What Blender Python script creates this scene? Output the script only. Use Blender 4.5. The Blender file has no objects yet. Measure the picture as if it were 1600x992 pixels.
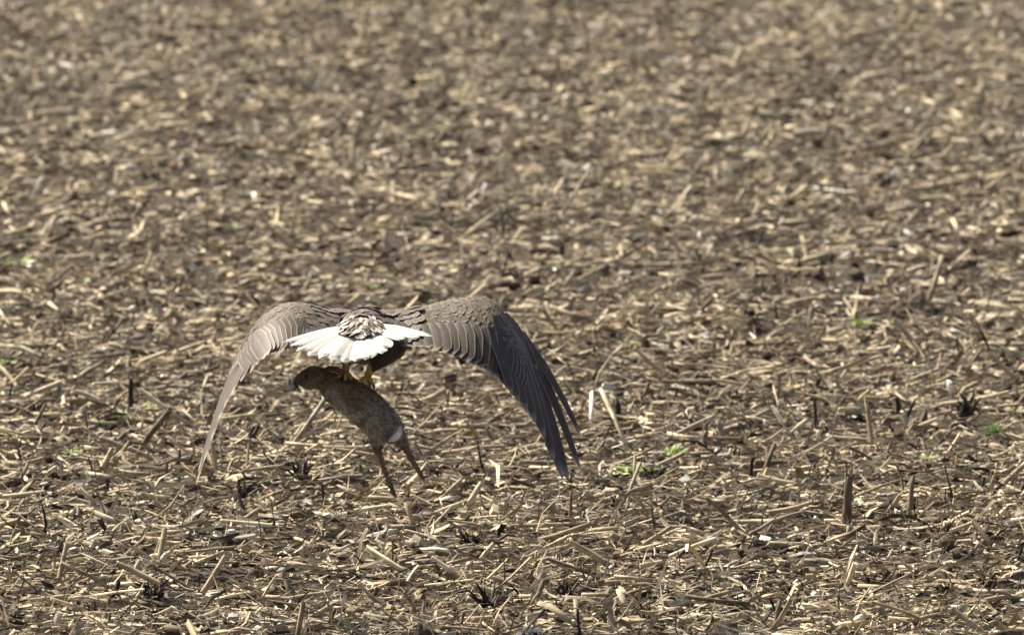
import bpy, bmesh, math, random
import numpy as np
from mathutils import Vector, Matrix, Quaternion
from mathutils.bvhtree import BVHTree

random.seed(7)
RNG = np.random.default_rng(11)
scene = bpy.context.scene
COL = scene.collection

# ------------------------------------------------------------------ camera, sky, sun, exposure
CAM_H = 4.75                       # a raised bank / vehicle roof, long telephoto
PITCH = math.radians(3.99)
FOCAL = 500.0
cam_d = bpy.data.cameras.new('camera')
cam_d.lens = FOCAL
cam_d.sensor_width = 36.0
cam_d.clip_start = 0.5
cam_d.clip_end = 8000
cam_d.dof.use_dof = True
cam_d.dof.focus_distance = 53.0
cam_d.dof.aperture_fstop = 7.6
cam_d.dof.aperture_blades = 9
cam = bpy.data.objects.new('camera', cam_d)
COL.objects.link(cam)
cam.location = (0, 0, CAM_H)
cam.rotation_euler = (math.pi / 2 - PITCH, 0, 0)
scene.camera = cam

SUN_TO = Vector((-0.55, 0.38, 0.74)).normalized()       # direction towards the sun
sun_el = math.asin(SUN_TO.z)
sun_az = math.atan2(SUN_TO.x, SUN_TO.y)
world = bpy.data.worlds.new('World')
scene.world = world
world.use_nodes = True
wn = world.node_tree.nodes
wn.clear()
sky = wn.new('ShaderNodeTexSky')
sky.sky_type = 'NISHITA'
sky.sun_disc = False
sky.sun_elevation = sun_el
sky.sun_rotation = sun_az
sky.air_density = 0.7
sky.dust_density = 6.0
sky.ozone_density = 0.4
bgn = wn.new('ShaderNodeBackground')
bgn.inputs[1].default_value = 0.10
wout = wn.new('ShaderNodeOutputWorld')
world.node_tree.links.new(sky.outputs[0], bgn.inputs[0])
world.node_tree.links.new(bgn.outputs[0], wout.inputs[0])
sun_d = bpy.data.lights.new('sun', 'SUN')
sun_d.energy = 5.0
sun_d.angle = math.radians(1.2)
sun_d.color = (1.0, 0.92, 0.765)
sun = bpy.data.objects.new('sun', sun_d)
COL.objects.link(sun)
sun.rotation_euler = SUN_TO.to_track_quat('Z', 'Y').to_euler()

scene.view_settings.view_transform = 'Standard'
scene.view_settings.look = 'None'
scene.view_settings.exposure = 1.0
scene.view_settings.gamma = 1.0
scene.view_settings.use_curve_mapping = False
scene.cycles.use_denoising = True
scene.cycles.max_bounces = 6
scene.cycles.diffuse_bounces = 3
scene.cycles.glossy_bounces = 2
scene.cycles.transparent_max_bounces = 4

# ------------------------------------------------------------------ geometry helpers
KPX = 36.0 / 1600.0 / FOCAL
CT, ST = math.cos(PITCH), math.sin(PITCH)


def pix_dir(px, py):
    a = (px - 800) * KPX
    b = (496 - py) * KPX
    return Vector((a, CT + b * ST, -ST + b * CT))


def E(px, py, Y):
    """world point seen at a photo pixel, at world distance y = Y"""
    d = pix_dir(px, py)
    return Vector((0, 0, CAM_H)) + d * (Y / d.y)


def G(px, py, z0=0.02):
    """point of the field seen at a photo pixel"""
    d = pix_dir(px, py)
    return Vector((0, 0, CAM_H)) + d * ((CAM_H - z0) / -d.z)


def GT(px, py, lift=0.0):
    """point seen at a photo pixel that sits lift metres above the uneven field"""
    p = G(px, py, lift)
    for _ in range(3):
        p = G(px, py, float(terrain(np.array([p.x]), np.array([p.y]))[0]) + lift)
    return p


def _hash(ix, iy, seed):
    h = (ix.astype(np.int64) * 374761393 + iy.astype(np.int64) * 668265263 + seed * 974711) & 0xFFFFFFFF
    h = ((h ^ (h >> 13)) * 1274126177) & 0xFFFFFFFF
    h = h ^ (h >> 16)
    return (h & 0xFFFF) / 65535.0


def vnoise(x, y, seed=0):
    x = np.asarray(x, float); y = np.asarray(y, float)
    ix = np.floor(x); iy = np.floor(y)
    fx = x - ix; fy = y - iy
    fx = fx * fx * (3 - 2 * fx); fy = fy * fy * (3 - 2 * fy)
    a = _hash(ix, iy, seed); b = _hash(ix + 1, iy, seed)
    c = _hash(ix, iy + 1, seed); d = _hash(ix + 1, iy + 1, seed)
    return (a * (1 - fx) + b * fx) * (1 - fy) + (c * (1 - fx) + d * fx) * fy


def terrain(x, y):
    z = 0.090 * (vnoise(x * 0.9, y * 0.9, 1) - 0.5)
    z = z + 0.075 * (vnoise(x * 2.7, y * 2.7, 2) - 0.5)
    z = z + 0.060 * (vnoise(x * 6.5, y * 6.5, 3) - 0.5)
    return z


def bare(x, y):
    """0 = thick straw, 1 = bare soil showing"""
    n = 0.62 * vnoise(x * 1.1 + 3, y * 0.75, 21) + 0.38 * vnoise(x * 3.1, y * 2.3, 22)
    n = n + 0.07 * np.exp(-((y - 71) / 7.0) ** 2) + 0.05 * np.exp(-((y - 51.5) / 1.2) ** 2)      # strips the harvester left barer
    return np.clip((n - 0.65) / 0.16, 0, 1)


def raw_mesh(name, verts, faces_list, cols=None, axis=None, smooth=None):
    """faces_list: arrays (n,3) / (n,4).  cols, axis: per vertex"""
    me = bpy.data.meshes.new(name)
    verts = np.asarray(verts, np.float32)
    me.vertices.add(len(verts))
    me.vertices.foreach_set('co', verts.ravel())
    faces_list = [np.asarray(f, np.int32) for f in faces_list if len(f)]
    loops = np.concatenate([f.ravel() for f in faces_list])
    totals = np.concatenate([np.full(len(f), f.shape[1], np.int32) for f in faces_list])
    starts = np.concatenate([[0], np.cumsum(totals)[:-1]]).astype(np.int32)
    me.loops.add(len(loops))
    me.loops.foreach_set('vertex_index', loops)
    me.polygons.add(len(totals))
    me.polygons.foreach_set('loop_start', starts)
    if smooth is not None:
        sm = np.concatenate([np.full(len(f), s, bool) for f, s in zip(faces_list, smooth)])
        me.polygons.foreach_set('use_smooth', sm)
    me.update(calc_edges=True)
    if cols is not None:
        a = me.color_attributes.new('Col', 'FLOAT_COLOR', 'POINT')
        c = np.ones((len(verts), 4), np.float32)
        c[:, :3] = cols
        a.data.foreach_set('color', c.ravel())
    if axis is not None:
        a = me.attributes.new('axis', 'FLOAT_VECTOR', 'POINT')
        a.data.foreach_set('vector', np.asarray(axis, np.float32).ravel())
    return me


def link(name, me, mat=None, parent=None):
    o = bpy.data.objects.new(name, me)
    COL.objects.link(o)
    if mat is not None and me is not None and not me.materials:
        me.materials.append(mat)
    if parent is not None:
        o.parent = parent
    return o


def tag(o, label=None, cat=None, group=None, kind=None):
    if label: o['label'] = label
    if cat: o['category'] = cat
    if group: o['group'] = group
    if kind: o['kind'] = kind
    return o


def tubes(P, R, m, flat=1.0, jag=0.0, roll=None):
    """n bent prisms. P (n,k,3), R (n,k). returns verts, side quads, caps list, axis attr"""
    n, k, _ = P.shape
    T = P[:, -1] - P[:, 0]
    L = np.linalg.norm(T, axis=1, keepdims=True) + 1e-9
    T = T / L
    ref = np.where(np.abs(T[:, 2:3]) > 0.9, np.array([[1.0, 0, 0]]), np.array([[0, 0, 1.0]]))
    A = np.cross(T, ref); A /= np.linalg.norm(A, axis=1, keepdims=True)
    B = np.cross(A, T)
    if roll is None:
        roll = RNG.uniform(0, 2 * np.pi, n)
    c, s = np.cos(roll)[:, None], np.sin(roll)[:, None]
    A, B = A * c + B * s, -A * s + B * c
    th = np.arange(m) * 2 * np.pi / m
    flat = np.broadcast_to(np.asarray(flat, float), (n,))
    off = (np.cos(th)[None, :, None] * A[:, None, :] + flat[:, None, None] * np.sin(th)[None, :, None] * B[:, None, :])
    V = P[:, :, None, :] + R[:, :, None, None] * off[:, None, :, :]
    if jag:
        for e in (0, k - 1):
            sgn = -1 if e == 0 else 1
            V[:, e] += (T[:, None, :] * (sgn * RNG.uniform(-jag, jag, (n, m, 1)) * L[:, None, :]))
    vi = np.arange(n * k * m).reshape(n, k, m)
    nx = np.roll(vi, -1, axis=2)
    quads = np.stack([vi[:, :-1], nx[:, :-1], nx[:, 1:], vi[:, 1:]], axis=-1).reshape(-1, 4)
    caps = []
    if m == 3:
        caps.append(np.concatenate([vi[:, 0, ::-1], vi[:, -1]]))
    elif m == 4:
        caps.append(np.concatenate([vi[:, 0, ::-1], vi[:, -1]]))
    else:
        for a in range(1, m - 1):
            caps.append(np.stack([vi[:, 0, 0], vi[:, 0, a + 1], vi[:, 0, a]], -1))
            caps.append(np.stack([vi[:, -1, 0], vi[:, -1, a], vi[:, -1, a + 1]], -1))
    caps = np.concatenate(caps)
    along = np.linspace(0, 1, k)[None, :, None] * L[:, :, None] * np.ones((n, k, m))
    ang = np.abs(th - np.pi)[None, None, :] * R[:, :1, None] * np.ones((n, k, m)) * 1.0
    seed = RNG.uniform(0, 100, (n, 1, 1)) * np.ones((n, k, m))
    axis = np.stack([ang, along, seed], -1).reshape(-1, 3)
    return V.reshape(-1, 3), quads, caps, axis


def sheets(P, W, side, curl, cols_n=2):
    """n leaf strips: P (n,k,3), W (n,k) half widths, side (n,3) unit, curl (n,) lift of the edges"""
    n, k, _ = P.shape
    u = np.linspace(-1, 1, cols_n + 1)
    T = P[:, -1] - P[:, 0]
    L = np.linalg.norm(T, axis=1, keepdims=True) + 1e-9
    N = np.cross(T / L, side)
    V = P[:, :, None, :] + (W[:, :, None, None] * u[None, None, :, None]) * side[:, None, None, :] \
        + (curl[:, None, None, None] * W[:, :, None, None] * (u ** 2)[None, None, :, None]) * N[:, None, None, :]
    m = cols_n + 1
    vi = np.arange(n * k * m).reshape(n, k, m)
    q = np.stack([vi[:, :-1, :-1], vi[:, :-1, 1:], vi[:, 1:, 1:], vi[:, 1:, :-1]], -1).reshape(-1, 4)
    along = np.linspace(0, 1, k)[None, :, None] * L[:, :, None] * np.ones((n, k, m))
    ang = W[:, :, None] * u[None, None, :]
    seed = RNG.uniform(0, 100, (n, 1, 1)) * np.ones((n, k, m))
    return V.reshape(-1, 3), q, np.stack([ang, along, seed], -1).reshape(-1, 3)


PAL = np.array([[.62, .525, .355], [.43, .35, .222], [.36, .315, .232], [.185, .142, .09], [.045, .036, .029], [.78, .74, .63]])


def straw_cols(n, probs):
    p = np.array(probs, float); p /= p.sum()
    idx = RNG.choice(len(PAL), n, p=p)
    c = PAL[idx] * RNG.uniform(.78, 1.2, (n, 1)) * RNG.uniform(.97, 1.03, (n, 3))
    return np.clip(c, .015, .85)


def rep(c, m):
    return np.repeat(c, m, axis=0)


# ------------------------------------------------------------------ materials
def mat_new(name):
    m = bpy.data.materials.new(name)
    m.use_nodes = True
    nt = m.node_tree
    b = nt.nodes['Principled BSDF']
    return m, nt, b


def straw_mat(name, random_tone=False, rough=.7, spec=.18):
    m, nt, b = mat_new(name)
    N, Lk = nt.nodes, nt.links
    col = N.new('ShaderNodeAttribute'); col.attribute_name = 'Col'
    ax = N.new('ShaderNodeAttribute'); ax.attribute_name = 'axis'
    mp = N.new('ShaderNodeMapping'); mp.inputs['Scale'].default_value = (420, 9, 1)
    Lk.new(ax.outputs['Vector'], mp.inputs[0])
    n1 = N.new('ShaderNodeTexNoise'); n1.inputs['Scale'].default_value = 1.0; n1.inputs['Detail'].default_value = 3
    Lk.new(mp.outputs[0], n1.inputs['Vector'])
    mp2 = N.new('ShaderNodeMapping'); mp2.inputs['Scale'].default_value = (30, 22, 1)
    Lk.new(ax.outputs['Vector'], mp2.inputs[0])
    n2 = N.new('ShaderNodeTexNoise'); n2.inputs['Scale'].default_value = 1.0; n2.inputs['Detail'].default_value = 4
    Lk.new(mp2.outputs[0], n2.inputs['Vector'])
    r1 = N.new('ShaderNodeMapRange'); r1.inputs[1].default_value = .3; r1.inputs[2].default_value = .7
    r1.inputs[3].default_value = .62; r1.inputs[4].default_value = 1.18
    Lk.new(n1.outputs['Fac'], r1.inputs[0])
    r2 = N.new('ShaderNodeMapRange'); r2.inputs[1].default_value = .35; r2.inputs[2].default_value = .6
    r2.inputs[3].default_value = .55; r2.inputs[4].default_value = 1.1
    Lk.new(n2.outputs['Fac'], r2.inputs[0])
    mu = N.new('ShaderNodeMath'); mu.operation = 'MULTIPLY'
    Lk.new(r1.outputs[0], mu.inputs[0]); Lk.new(r2.outputs[0], mu.inputs[1])
    last = mu.outputs[0]
    if random_tone:
        oi = N.new('ShaderNodeObjectInfo')
        r3 = N.new('ShaderNodeMapRange'); r3.inputs[3].default_value = .75; r3.inputs[4].default_value = 1.15
        Lk.new(oi.outputs['Random'], r3.inputs[0])
        m3 = N.new('ShaderNodeMath'); m3.operation = 'MULTIPLY'
        Lk.new(last, m3.inputs[0]); Lk.new(r3.outputs[0], m3.inputs[1])
        last = m3.outputs[0]
    vm = N.new('ShaderNodeVectorMath'); vm.operation = 'SCALE'
    Lk.new(col.outputs['Color'], vm.inputs[0]); Lk.new(last, vm.inputs['Scale'])
    Lk.new(vm.outputs[0], b.inputs['Base Color'])
    bp = N.new('ShaderNodeBump'); bp.inputs['Strength'].default_value = .45; bp.inputs['Distance'].default_value = .002
    Lk.new(n1.outputs['Fac'], bp.inputs['Height'])
    Lk.new(bp.outputs[0], b.inputs['Normal'])
    b.inputs['Roughness'].default_value = rough
    b.inputs['Specular IOR Level'].default_value = spec
    return m


def soil_mat(name):
    m, nt, b = mat_new(name)
    N, Lk = nt.nodes, nt.links
    g = N.new('ShaderNodeNewGeometry')
    n1 = N.new('ShaderNodeTexNoise'); n1.inputs['Scale'].default_value = 5; n1.inputs['Detail'].default_value = 8
    n2 = N.new('ShaderNodeTexNoise'); n2.inputs['Scale'].default_value = 70; n2.inputs['Detail'].default_value = 5
    for n in (n1, n2): Lk.new(g.outputs['Position'], n.inputs['Vector'])
    cr = N.new('ShaderNodeValToRGB')
    e = cr.color_ramp.elements
    e[0].position = .3; e[0].color = (.014, .011, .009, 1)
    e[1].position = .72; e[1].color = (.055, .043, .032, 1)
    Lk.new(n1.outputs['Fac'], cr.inputs[0])
    # chopped straw crumbs lying on the soil
    mpp = N.new('ShaderNodeMapping'); mpp.inputs['Scale'].default_value = (60, 150, 60); mpp.inputs['Rotation'].default_value = (0, 0, .5)
    Lk.new(g.outputs['Position'], mpp.inputs[0])
    n3 = N.new('ShaderNodeTexNoise'); n3.inputs['Scale'].default_value = 1; n3.inputs['Detail'].default_value = 2
    Lk.new(mpp.outputs[0], n3.inputs['Vector'])
    c2 = N.new('ShaderNodeValToRGB')
    c2.color_ramp.elements[0].position = .54; c2.color_ramp.elements[1].position = .60
    Lk.new(n3.outputs['Fac'], c2.inputs[0])
    mx = N.new('ShaderNodeMix'); mx.data_type = 'RGBA'
    Lk.new(c2.outputs[0], mx.inputs['Factor'])
    Lk.new(cr.outputs[0], mx.inputs['A'])
    mx.inputs['B'].default_value = (.15, .12, .082, 1)
    Lk.new(mx.outputs['Result'], b.inputs['Base Color'])
    bp = N.new('ShaderNodeBump'); bp.inputs['Strength'].default_value = .8; bp.inputs['Distance'].default_value = .02
    Lk.new(n2.outputs['Fac'], bp.inputs['Height'])
    Lk.new(bp.outputs[0], b.inputs['Normal'])
    b.inputs['Roughness'].default_value = .95
    b.inputs['Specular IOR Level'].default_value = .15
    return m


M_STRAW = straw_mat('dry_straw')
M_STALK = straw_mat('maize_stalk', True)
M_SOIL = soil_mat('soil')


def clod_mat():
    m, nt, b = mat_new('soil_clod')
    N, Lk = nt.nodes, nt.links
    g = N.new('ShaderNodeNewGeometry')
    n1 = N.new('ShaderNodeTexNoise'); n1.inputs['Scale'].default_value = 90; n1.inputs['Detail'].default_value = 6
    Lk.new(g.outputs['Position'], n1.inputs['Vector'])
    cr = N.new('ShaderNodeValToRGB')
    e = cr.color_ramp.elements
    e[0].position = .3; e[0].color = (.04, .03, .022, 1)
    e[1].position = .72; e[1].color = (.14, .105, .075, 1)
    Lk.new(n1.outputs['Fac'], cr.inputs[0])
    Lk.new(cr.outputs[0], b.inputs['Base Color'])
    bp = N.new('ShaderNodeBump'); bp.inputs['Strength'].default_value = .8; bp.inputs['Distance'].default_value = .006
    Lk.new(n1.outputs['Fac'], bp.inputs['Height']); Lk.new(bp.outputs[0], b.inputs['Normal'])
    b.inputs['Roughness'].default_value = .95
    b.inputs['Specular IOR Level'].default_value = .1
    return m


M_CLOD = clod_mat()


def leaf_mat():
    m, nt, b = mat_new('green_leaf')
    N, Lk = nt.nodes, nt.links
    col = N.new('ShaderNodeAttribute'); col.attribute_name = 'Col'
    Lk.new(col.outputs['Color'], b.inputs['Base Color'])
    tr = N.new('ShaderNodeBsdfTranslucent')
    Lk.new(col.outputs['Color'], tr.inputs['Color'])
    mx = N.new('ShaderNodeMixShader'); mx.inputs[0].default_value = .35
    Lk.new(b.outputs[0], mx.inputs[1]); Lk.new(tr.outputs[0], mx.inputs[2])
    Lk.new(mx.outputs[0], N['Material Output'].inputs['Surface'])
    b.inputs['Roughness'].default_value = .5
    return m


M_LEAF = leaf_mat()

# ------------------------------------------------------------------ ground sheet
xs = np.concatenate([[-3500, -900, -250, -80, -30, -12], np.arange(-9, 9.01, .12), [12, 30, 80, 250, 900, 3500]])
ys = np.concatenate([[-600, -100, 0, 20, 36, 44], np.arange(48.5, 112, .11), [118, 130, 160, 240, 500, 1200, 4500]])
XX, YY = np.meshgrid(xs, ys, indexing='ij')
ZZ = terrain(XX, YY)
fade = np.clip((11 - np.abs(XX)) / 1.5, 0, 1) * np.clip((YY - 47) / 1.5, 0, 1) * np.clip((114 - YY) / 3, 0, 1)
ZZ = ZZ * fade + .03 * (vnoise(XX * 17, YY * 17, 9) - .5) * fade
gv = np.stack([XX, YY, ZZ], -1).reshape(-1, 3)
gi = np.arange(len(gv)).reshape(XX.shape)
gq = np.stack([gi[:-1, :-1], gi[1:, :-1], gi[1:, 1:], gi[:-1, 1:]], -1).reshape(-1, 4)
ground = link('ground', raw_mesh('ground', gv, [gq], smooth=[True]), M_SOIL)
tag(ground, 'dark brown soil of the harvested maize field', 'ground', kind='structure')


# ------------------------------------------------------------------ the straw mat (past counting)
def scatter(rho_near, rho_far, clump=1.0, y0=49.6, y1=109.0):
    """random points over the visible field; density falls with distance"""
    wmax = .036 * y1 * 2 + 2.4
    pts = []
    for ya in np.arange(y0, y1, 1.0):
        w = .072 * ya + 2.2
        t = np.clip((ya - 60) / 30, 0, 1)
        rho = rho_near * (1 - t) + rho_far * t
        n = int(w * rho * (1.45 if ya < 57 else 1.2 if ya < 62 else .97))
        pts.append(np.stack([RNG.uniform(-w / 2, w / 2, n), RNG.uniform(ya, ya + 1, n)], -1))
    p = np.concatenate(pts)
    keep = RNG.uniform(0, 1, len(p)) > clump * bare(p[:, 0], p[:, 1])
    return p[keep]


def poses(n, steep=1.0):
    yaw = RNG.uniform(0, 2 * np.pi, n)
    # straw raked mostly across the line of sight
    a = RNG.random(n) < .45
    yaw = np.where(a, RNG.normal(0, .5, n), yaw)
    k = RNG.random(n)
    pitch = np.where(k < .68, RNG.normal(0, .13 * steep, n), np.where(k < .965, RNG.normal(0, .33 * steep, n), RNG.uniform(.5, 1.3, n)))
    return yaw, np.clip(pitch, -1.35, 1.35)


def lay(p, L, k, lift, bend, steep=1.0):
    """polyline centres of n pieces lying on the field"""
    n = len(p)
    yaw, pitch = poses(n, steep)
    D = np.stack([np.cos(yaw) * np.cos(pitch), np.sin(yaw) * np.cos(pitch), np.sin(pitch)], -1)
    z = terrain(p[:, 0], p[:, 1]) + lift + np.abs(np.sin(pitch)) * L * .42
    C = np.stack([p[:, 0], p[:, 1], z], -1)
    t = np.linspace(-.5, .5, k)
    P = C[:, None, :] + D[:, None, :] * (L[:, None] * t[None, :])[:, :, None]
    S = np.stack([-np.sin(yaw), np.cos(yaw), 0 * yaw], -1)
    if k > 2:
        b = RNG.normal(0, bend, n) * L
        b2 = RNG.normal(0, bend * .6, n) * L
        w = (.25 - t ** 2) * 4
        P = P + S[:, None, :] * (b[:, None] * w)[:, :, None]
        P[:, :, 2] += b2[:, None] * w
    return P, D, S


PV, PF, PS, PC, PA = [], [], [], [], []
base = 0


def push(v, faces, smooth, c, a):
    global base
    PV.append(v); PC.append(c); PA.append(a)
    for f, s in zip(faces, smooth):
        if f.shape[1] == 3:
            f3.append(f + base); s3.append(np.full(len(f), s, bool))
        else:
            f4.append(f + base); s4.append(np.full(len(f), s, bool))
    base += len(v)


f3, s3, f4, s4 = [], [], [], []
# whole stalk lengths
p = scatter(20, 18, .7); n = len(p)
L = np.clip(RNG.lognormal(-2.1, .5, n), .05, .36)
P, D, S = lay(p, L, 3, RNG.uniform(.01, .045, n), .05, .6)
R = np.clip(RNG.normal(.0086, .0026, n), .004, .015)[:, None] * RNG.uniform(.85, 1.1, (n, 3))
v, q, cp, ax = tubes(P, R, 6, 1.0, .03)
push(v, [q, cp], [True, False], rep(straw_cols(n, (.34, .32, .16, .13, .03, .03)), 18), ax)
# split stalk and rind slivers (finer strands near, where they can be told apart)
for (ra, rb, ya_, yb_, kk) in ((310, 310, 49.6, 66.0, 3), (150, 138, 66.0, 109.0, 2)):
    p = scatter(ra, rb, .8, ya_, yb_); n = len(p)
    L = np.clip(RNG.lognormal(-2.68, .5, n), .022, .26)
    P, D, S = lay(p, L, kk, RNG.uniform(.0, .055, n), .13, 1.15)
    R = np.clip(RNG.lognormal(-5.15, .45, n), .0018, .013)[:, None] * np.stack([RNG.uniform(.4, 1.1, n), np.ones(n), RNG.uniform(.2, 1.0, n)], -1)[:, :kk]
    R = R * np.clip(.76 + (p[:, 1] - 52) / 200, .76, .9)[:, None]
    v, q, cp, ax = tubes(P, R, 3, RNG.uniform(.4, 1.0, n), .05)
    push(v, [q, cp], [False, False], rep(straw_cols(n, (.30, .29, .13, .16, .10, .02)), 3 * kk), ax)
# the same straw on either side of the strip in view, a little coarser
n = int(17.6 * 59 * 58)
p = np.stack([RNG.uniform(-8.8, 8.8, n), RNG.uniform(50, 109, n)], -1)
p = p[np.abs(p[:, 0]) > (.036 * p[:, 1] + 1.1)]
p = p[RNG.uniform(0, 1, len(p)) > .8 * bare(p[:, 0], p[:, 1])]
n = len(p)
L = np.clip(RNG.lognormal(-2.2, .45, n), .05, .32)
P, D, S = lay(p, L, 2, RNG.uniform(.0, .055, n), 0, .85)
R = np.clip(RNG.lognormal(-4.75, .4, n), .003, .02)[:, None] * np.ones((1, 2))
v, q, cp, ax = tubes(P, R, 3, RNG.uniform(.4, 1.0, n), .05)
push(v, [q, cp], [False, False], rep(straw_cols(n, (.29, .32, .14, .15, .08, .02)), 6), ax)
# leaf and husk shreds
p = scatter(58, 62, .75); n = len(p)
L = np.clip(RNG.lognormal(-2.45, .45, n), .03, .24)
P, D, S = lay(p, L, 4, RNG.uniform(.005, .04, n), .16)
W = np.clip(RNG.lognormal(-4.55, .45, n), .004, .028)[:, None] * np.stack([RNG.uniform(.3, .9, n), np.ones(n), RNG.uniform(.7, 1, n), RNG.uniform(.1, .7, n)], -1)
W = W * np.clip(.66 + (p[:, 1] - 52) / 150, .66, .78)[:, None]
tw = RNG.normal(0, .55, n)
Nn = np.cross(D, S)
side = S * np.cos(tw)[:, None] + Nn * np.sin(tw)[:, None]
v, q, ax = sheets(P, W, side, RNG.normal(0, .7, n))
push(v, [q], [True], rep(straw_cols(n, (.30, .32, .18, .13, .05, .02)), 12), ax)
# fine fibres
p = scatter(170, 14, .6); n = len(p)
L = np.clip(RNG.lognormal(-2.7, .5, n), .02, .22)
P, D, S = lay(p, L, 3, RNG.uniform(.0, .05, n), .16, 1.2)
R = np.clip(RNG.lognormal(-6.6, .35, n), .0006, .0028)[:, None] * np.array([[1, .9, .4]])
v, q, cp, ax = tubes(P, R, 3)
push(v, [q], [False], rep(straw_cols(n, (.24, .33, .18, .15, .08, .02)), 9), ax)
# dark upright root wires and bristles
p = scatter(16, 10, 0); n = len(p)
L = np.clip(RNG.lognormal(-2.45, .4, n), .04, .19)
pt = RNG.uniform(.6, 1.5, n); yw = RNG.uniform(0, 6.28, n)
D = np.stack([np.cos(yw) * np.cos(pt), np.sin(yw) * np.cos(pt), np.sin(pt)], -1)
C = np.stack([p[:, 0], p[:, 1], terrain(p[:, 0], p[:, 1])], -1)
t = np.array([0, .55, 1.0])
P = C[:, None] + D[:, None] * (L[:, None] * t)[:, :, None]
P[:, 1, :2] += RNG.normal(0, .006, (n, 2))
R = np.clip(RNG.lognormal(-6.0, .5, n), .0009, .008)[:, None] * np.array([[1.1, .9, .5]])
v, q, cp, ax = tubes(P, R, 4)
push(v, [q, cp], [False, False], rep(straw_cols(n, (.04, .12, .12, .34, .38, .0)), 12), ax)
# rotten black lumps and bits of root ball
p = scatter(15, 9, 0); n = len(p)
L = np.clip(RNG.lognormal(-3.35, .4, n), .018, .065)
P, D, S = lay(p, L, 3, RNG.uniform(.02, .05, n), .1, 2.2)
R = L[:, None] * RNG.uniform(.08, .32, (n, 3))
v, q, cp, ax = tubes(P, R, 4, RNG.uniform(.5, 1, n), .15)
push(v, [q, cp], [False, False], rep(straw_cols(n, (.0, .0, .06, .42, .52, .0)), 12), ax)
# pale pith and cob chips
p = scatter(20, 20, .2); n = len(p)
L = np.clip(RNG.lognormal(-3.7, .35, n), .010, .055)
P, D, S = lay(p, L, 2, RNG.uniform(.02, .05, n), 0, 2)
R = L[:, None] * RNG.uniform(.16, .42, (n, 2))
v, q, cp, ax = tubes(P, R, 4, RNG.uniform(.4, 1, n), .1)
push(v, [q, cp], [False, False], rep(straw_cols(n, (.42, .16, .08, .02, .0, .40)), 8), ax)

_v = np.concatenate(PV)
_c = np.concatenate(PC)
# drifts of fresher and of more weathered straw
_w = vnoise(_v[:, 0] * 2.2, _v[:, 1] * 1.3, 31) * .6 + vnoise(_v[:, 0] * 6, _v[:, 1] * 4, 32) * .4
_c = _c * (.64 + .62 * _w)[:, None]
PC = [np.clip(_c, .012, .85)]
lit_me = raw_mesh('stalk_litter', np.concatenate(PV), [np.concatenate(f3), np.concatenate(f4)], np.concatenate(PC), np.concatenate(PA))
lit_me.polygons.foreach_set('use_smooth', np.concatenate(s3 + s4))
litter = link('stalk_litter', lit_me, M_STRAW)
tag(litter, 'matted layer of chopped dry maize straw covering the field', 'straw litter', kind='stuff')
print('LITTER faces', len(lit_me.polygons))


# crumbs of soil
def clod_shape(seed, sub=1):
    bm = bmesh.new()
    bmesh.ops.create_icosphere(bm, subdivisions=sub, radius=1)
    r = random.Random(seed)
    for vv in bm.verts:
        vv.co *= r.uniform(.55, 1.3)
    vs = np.array([list(vv.co) for vv in bm.verts])
    fs = np.array([[x.index for x in f.verts] for f in bm.faces])
    bm.free()
    return vs, fs


p = np.concatenate([scatter(20, 8, 0), (lambda a: a[bare(a[:, 0], a[:, 1]) > .35])(scatter(55, 22, 0))])
n = len(p)
cv, cf = [], []
b0 = 0
shapes = [clod_shape(i) for i in range(8)]
sel = RNG.integers(0, 8, n)
for i in range(8):
    q = p[sel == i]; m = len(q)
    sc = np.clip(RNG.lognormal(-4.0, .5, m), .006, .05)
    a = RNG.uniform(0, 6.28, m)
    sv, sf = shapes[i]
    x = sv[None, :, 0] * np.cos(a)[:, None] - sv[None, :, 1] * np.sin(a)[:, None]
    y = sv[None, :, 0] * np.sin(a)[:, None] + sv[None, :, 1] * np.cos(a)[:, None]
    V = np.stack([x * sc[:, None] + q[:, :1], y * sc[:, None] + q[:, 1:], sv[None, :, 2] * sc[:, None] * .8 + (terrain(q[:, 0], q[:, 1]) + sc * .4 + .004)[:, None]], -1)
    cv.append(V.reshape(-1, 3))
    cf.append((np.arange(m)[:, None, None] * len(sv) + sf[None]).reshape(-1, 3) + b0)
    b0 += m * len(sv)
crumbs = link('soil_crumbs', raw_mesh('soil_crumbs', np.concatenate(cv), [np.concatenate(cf)]), M_CLOD)
tag(crumbs, 'dark crumbs of soil showing between the straw', 'soil crumbs', kind='stuff')


# ------------------------------------------------------------------ stalks that can be picked out one by one
def hz(x, y):
    return float(terrain(np.array([x]), np.array([y]))[0])


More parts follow.
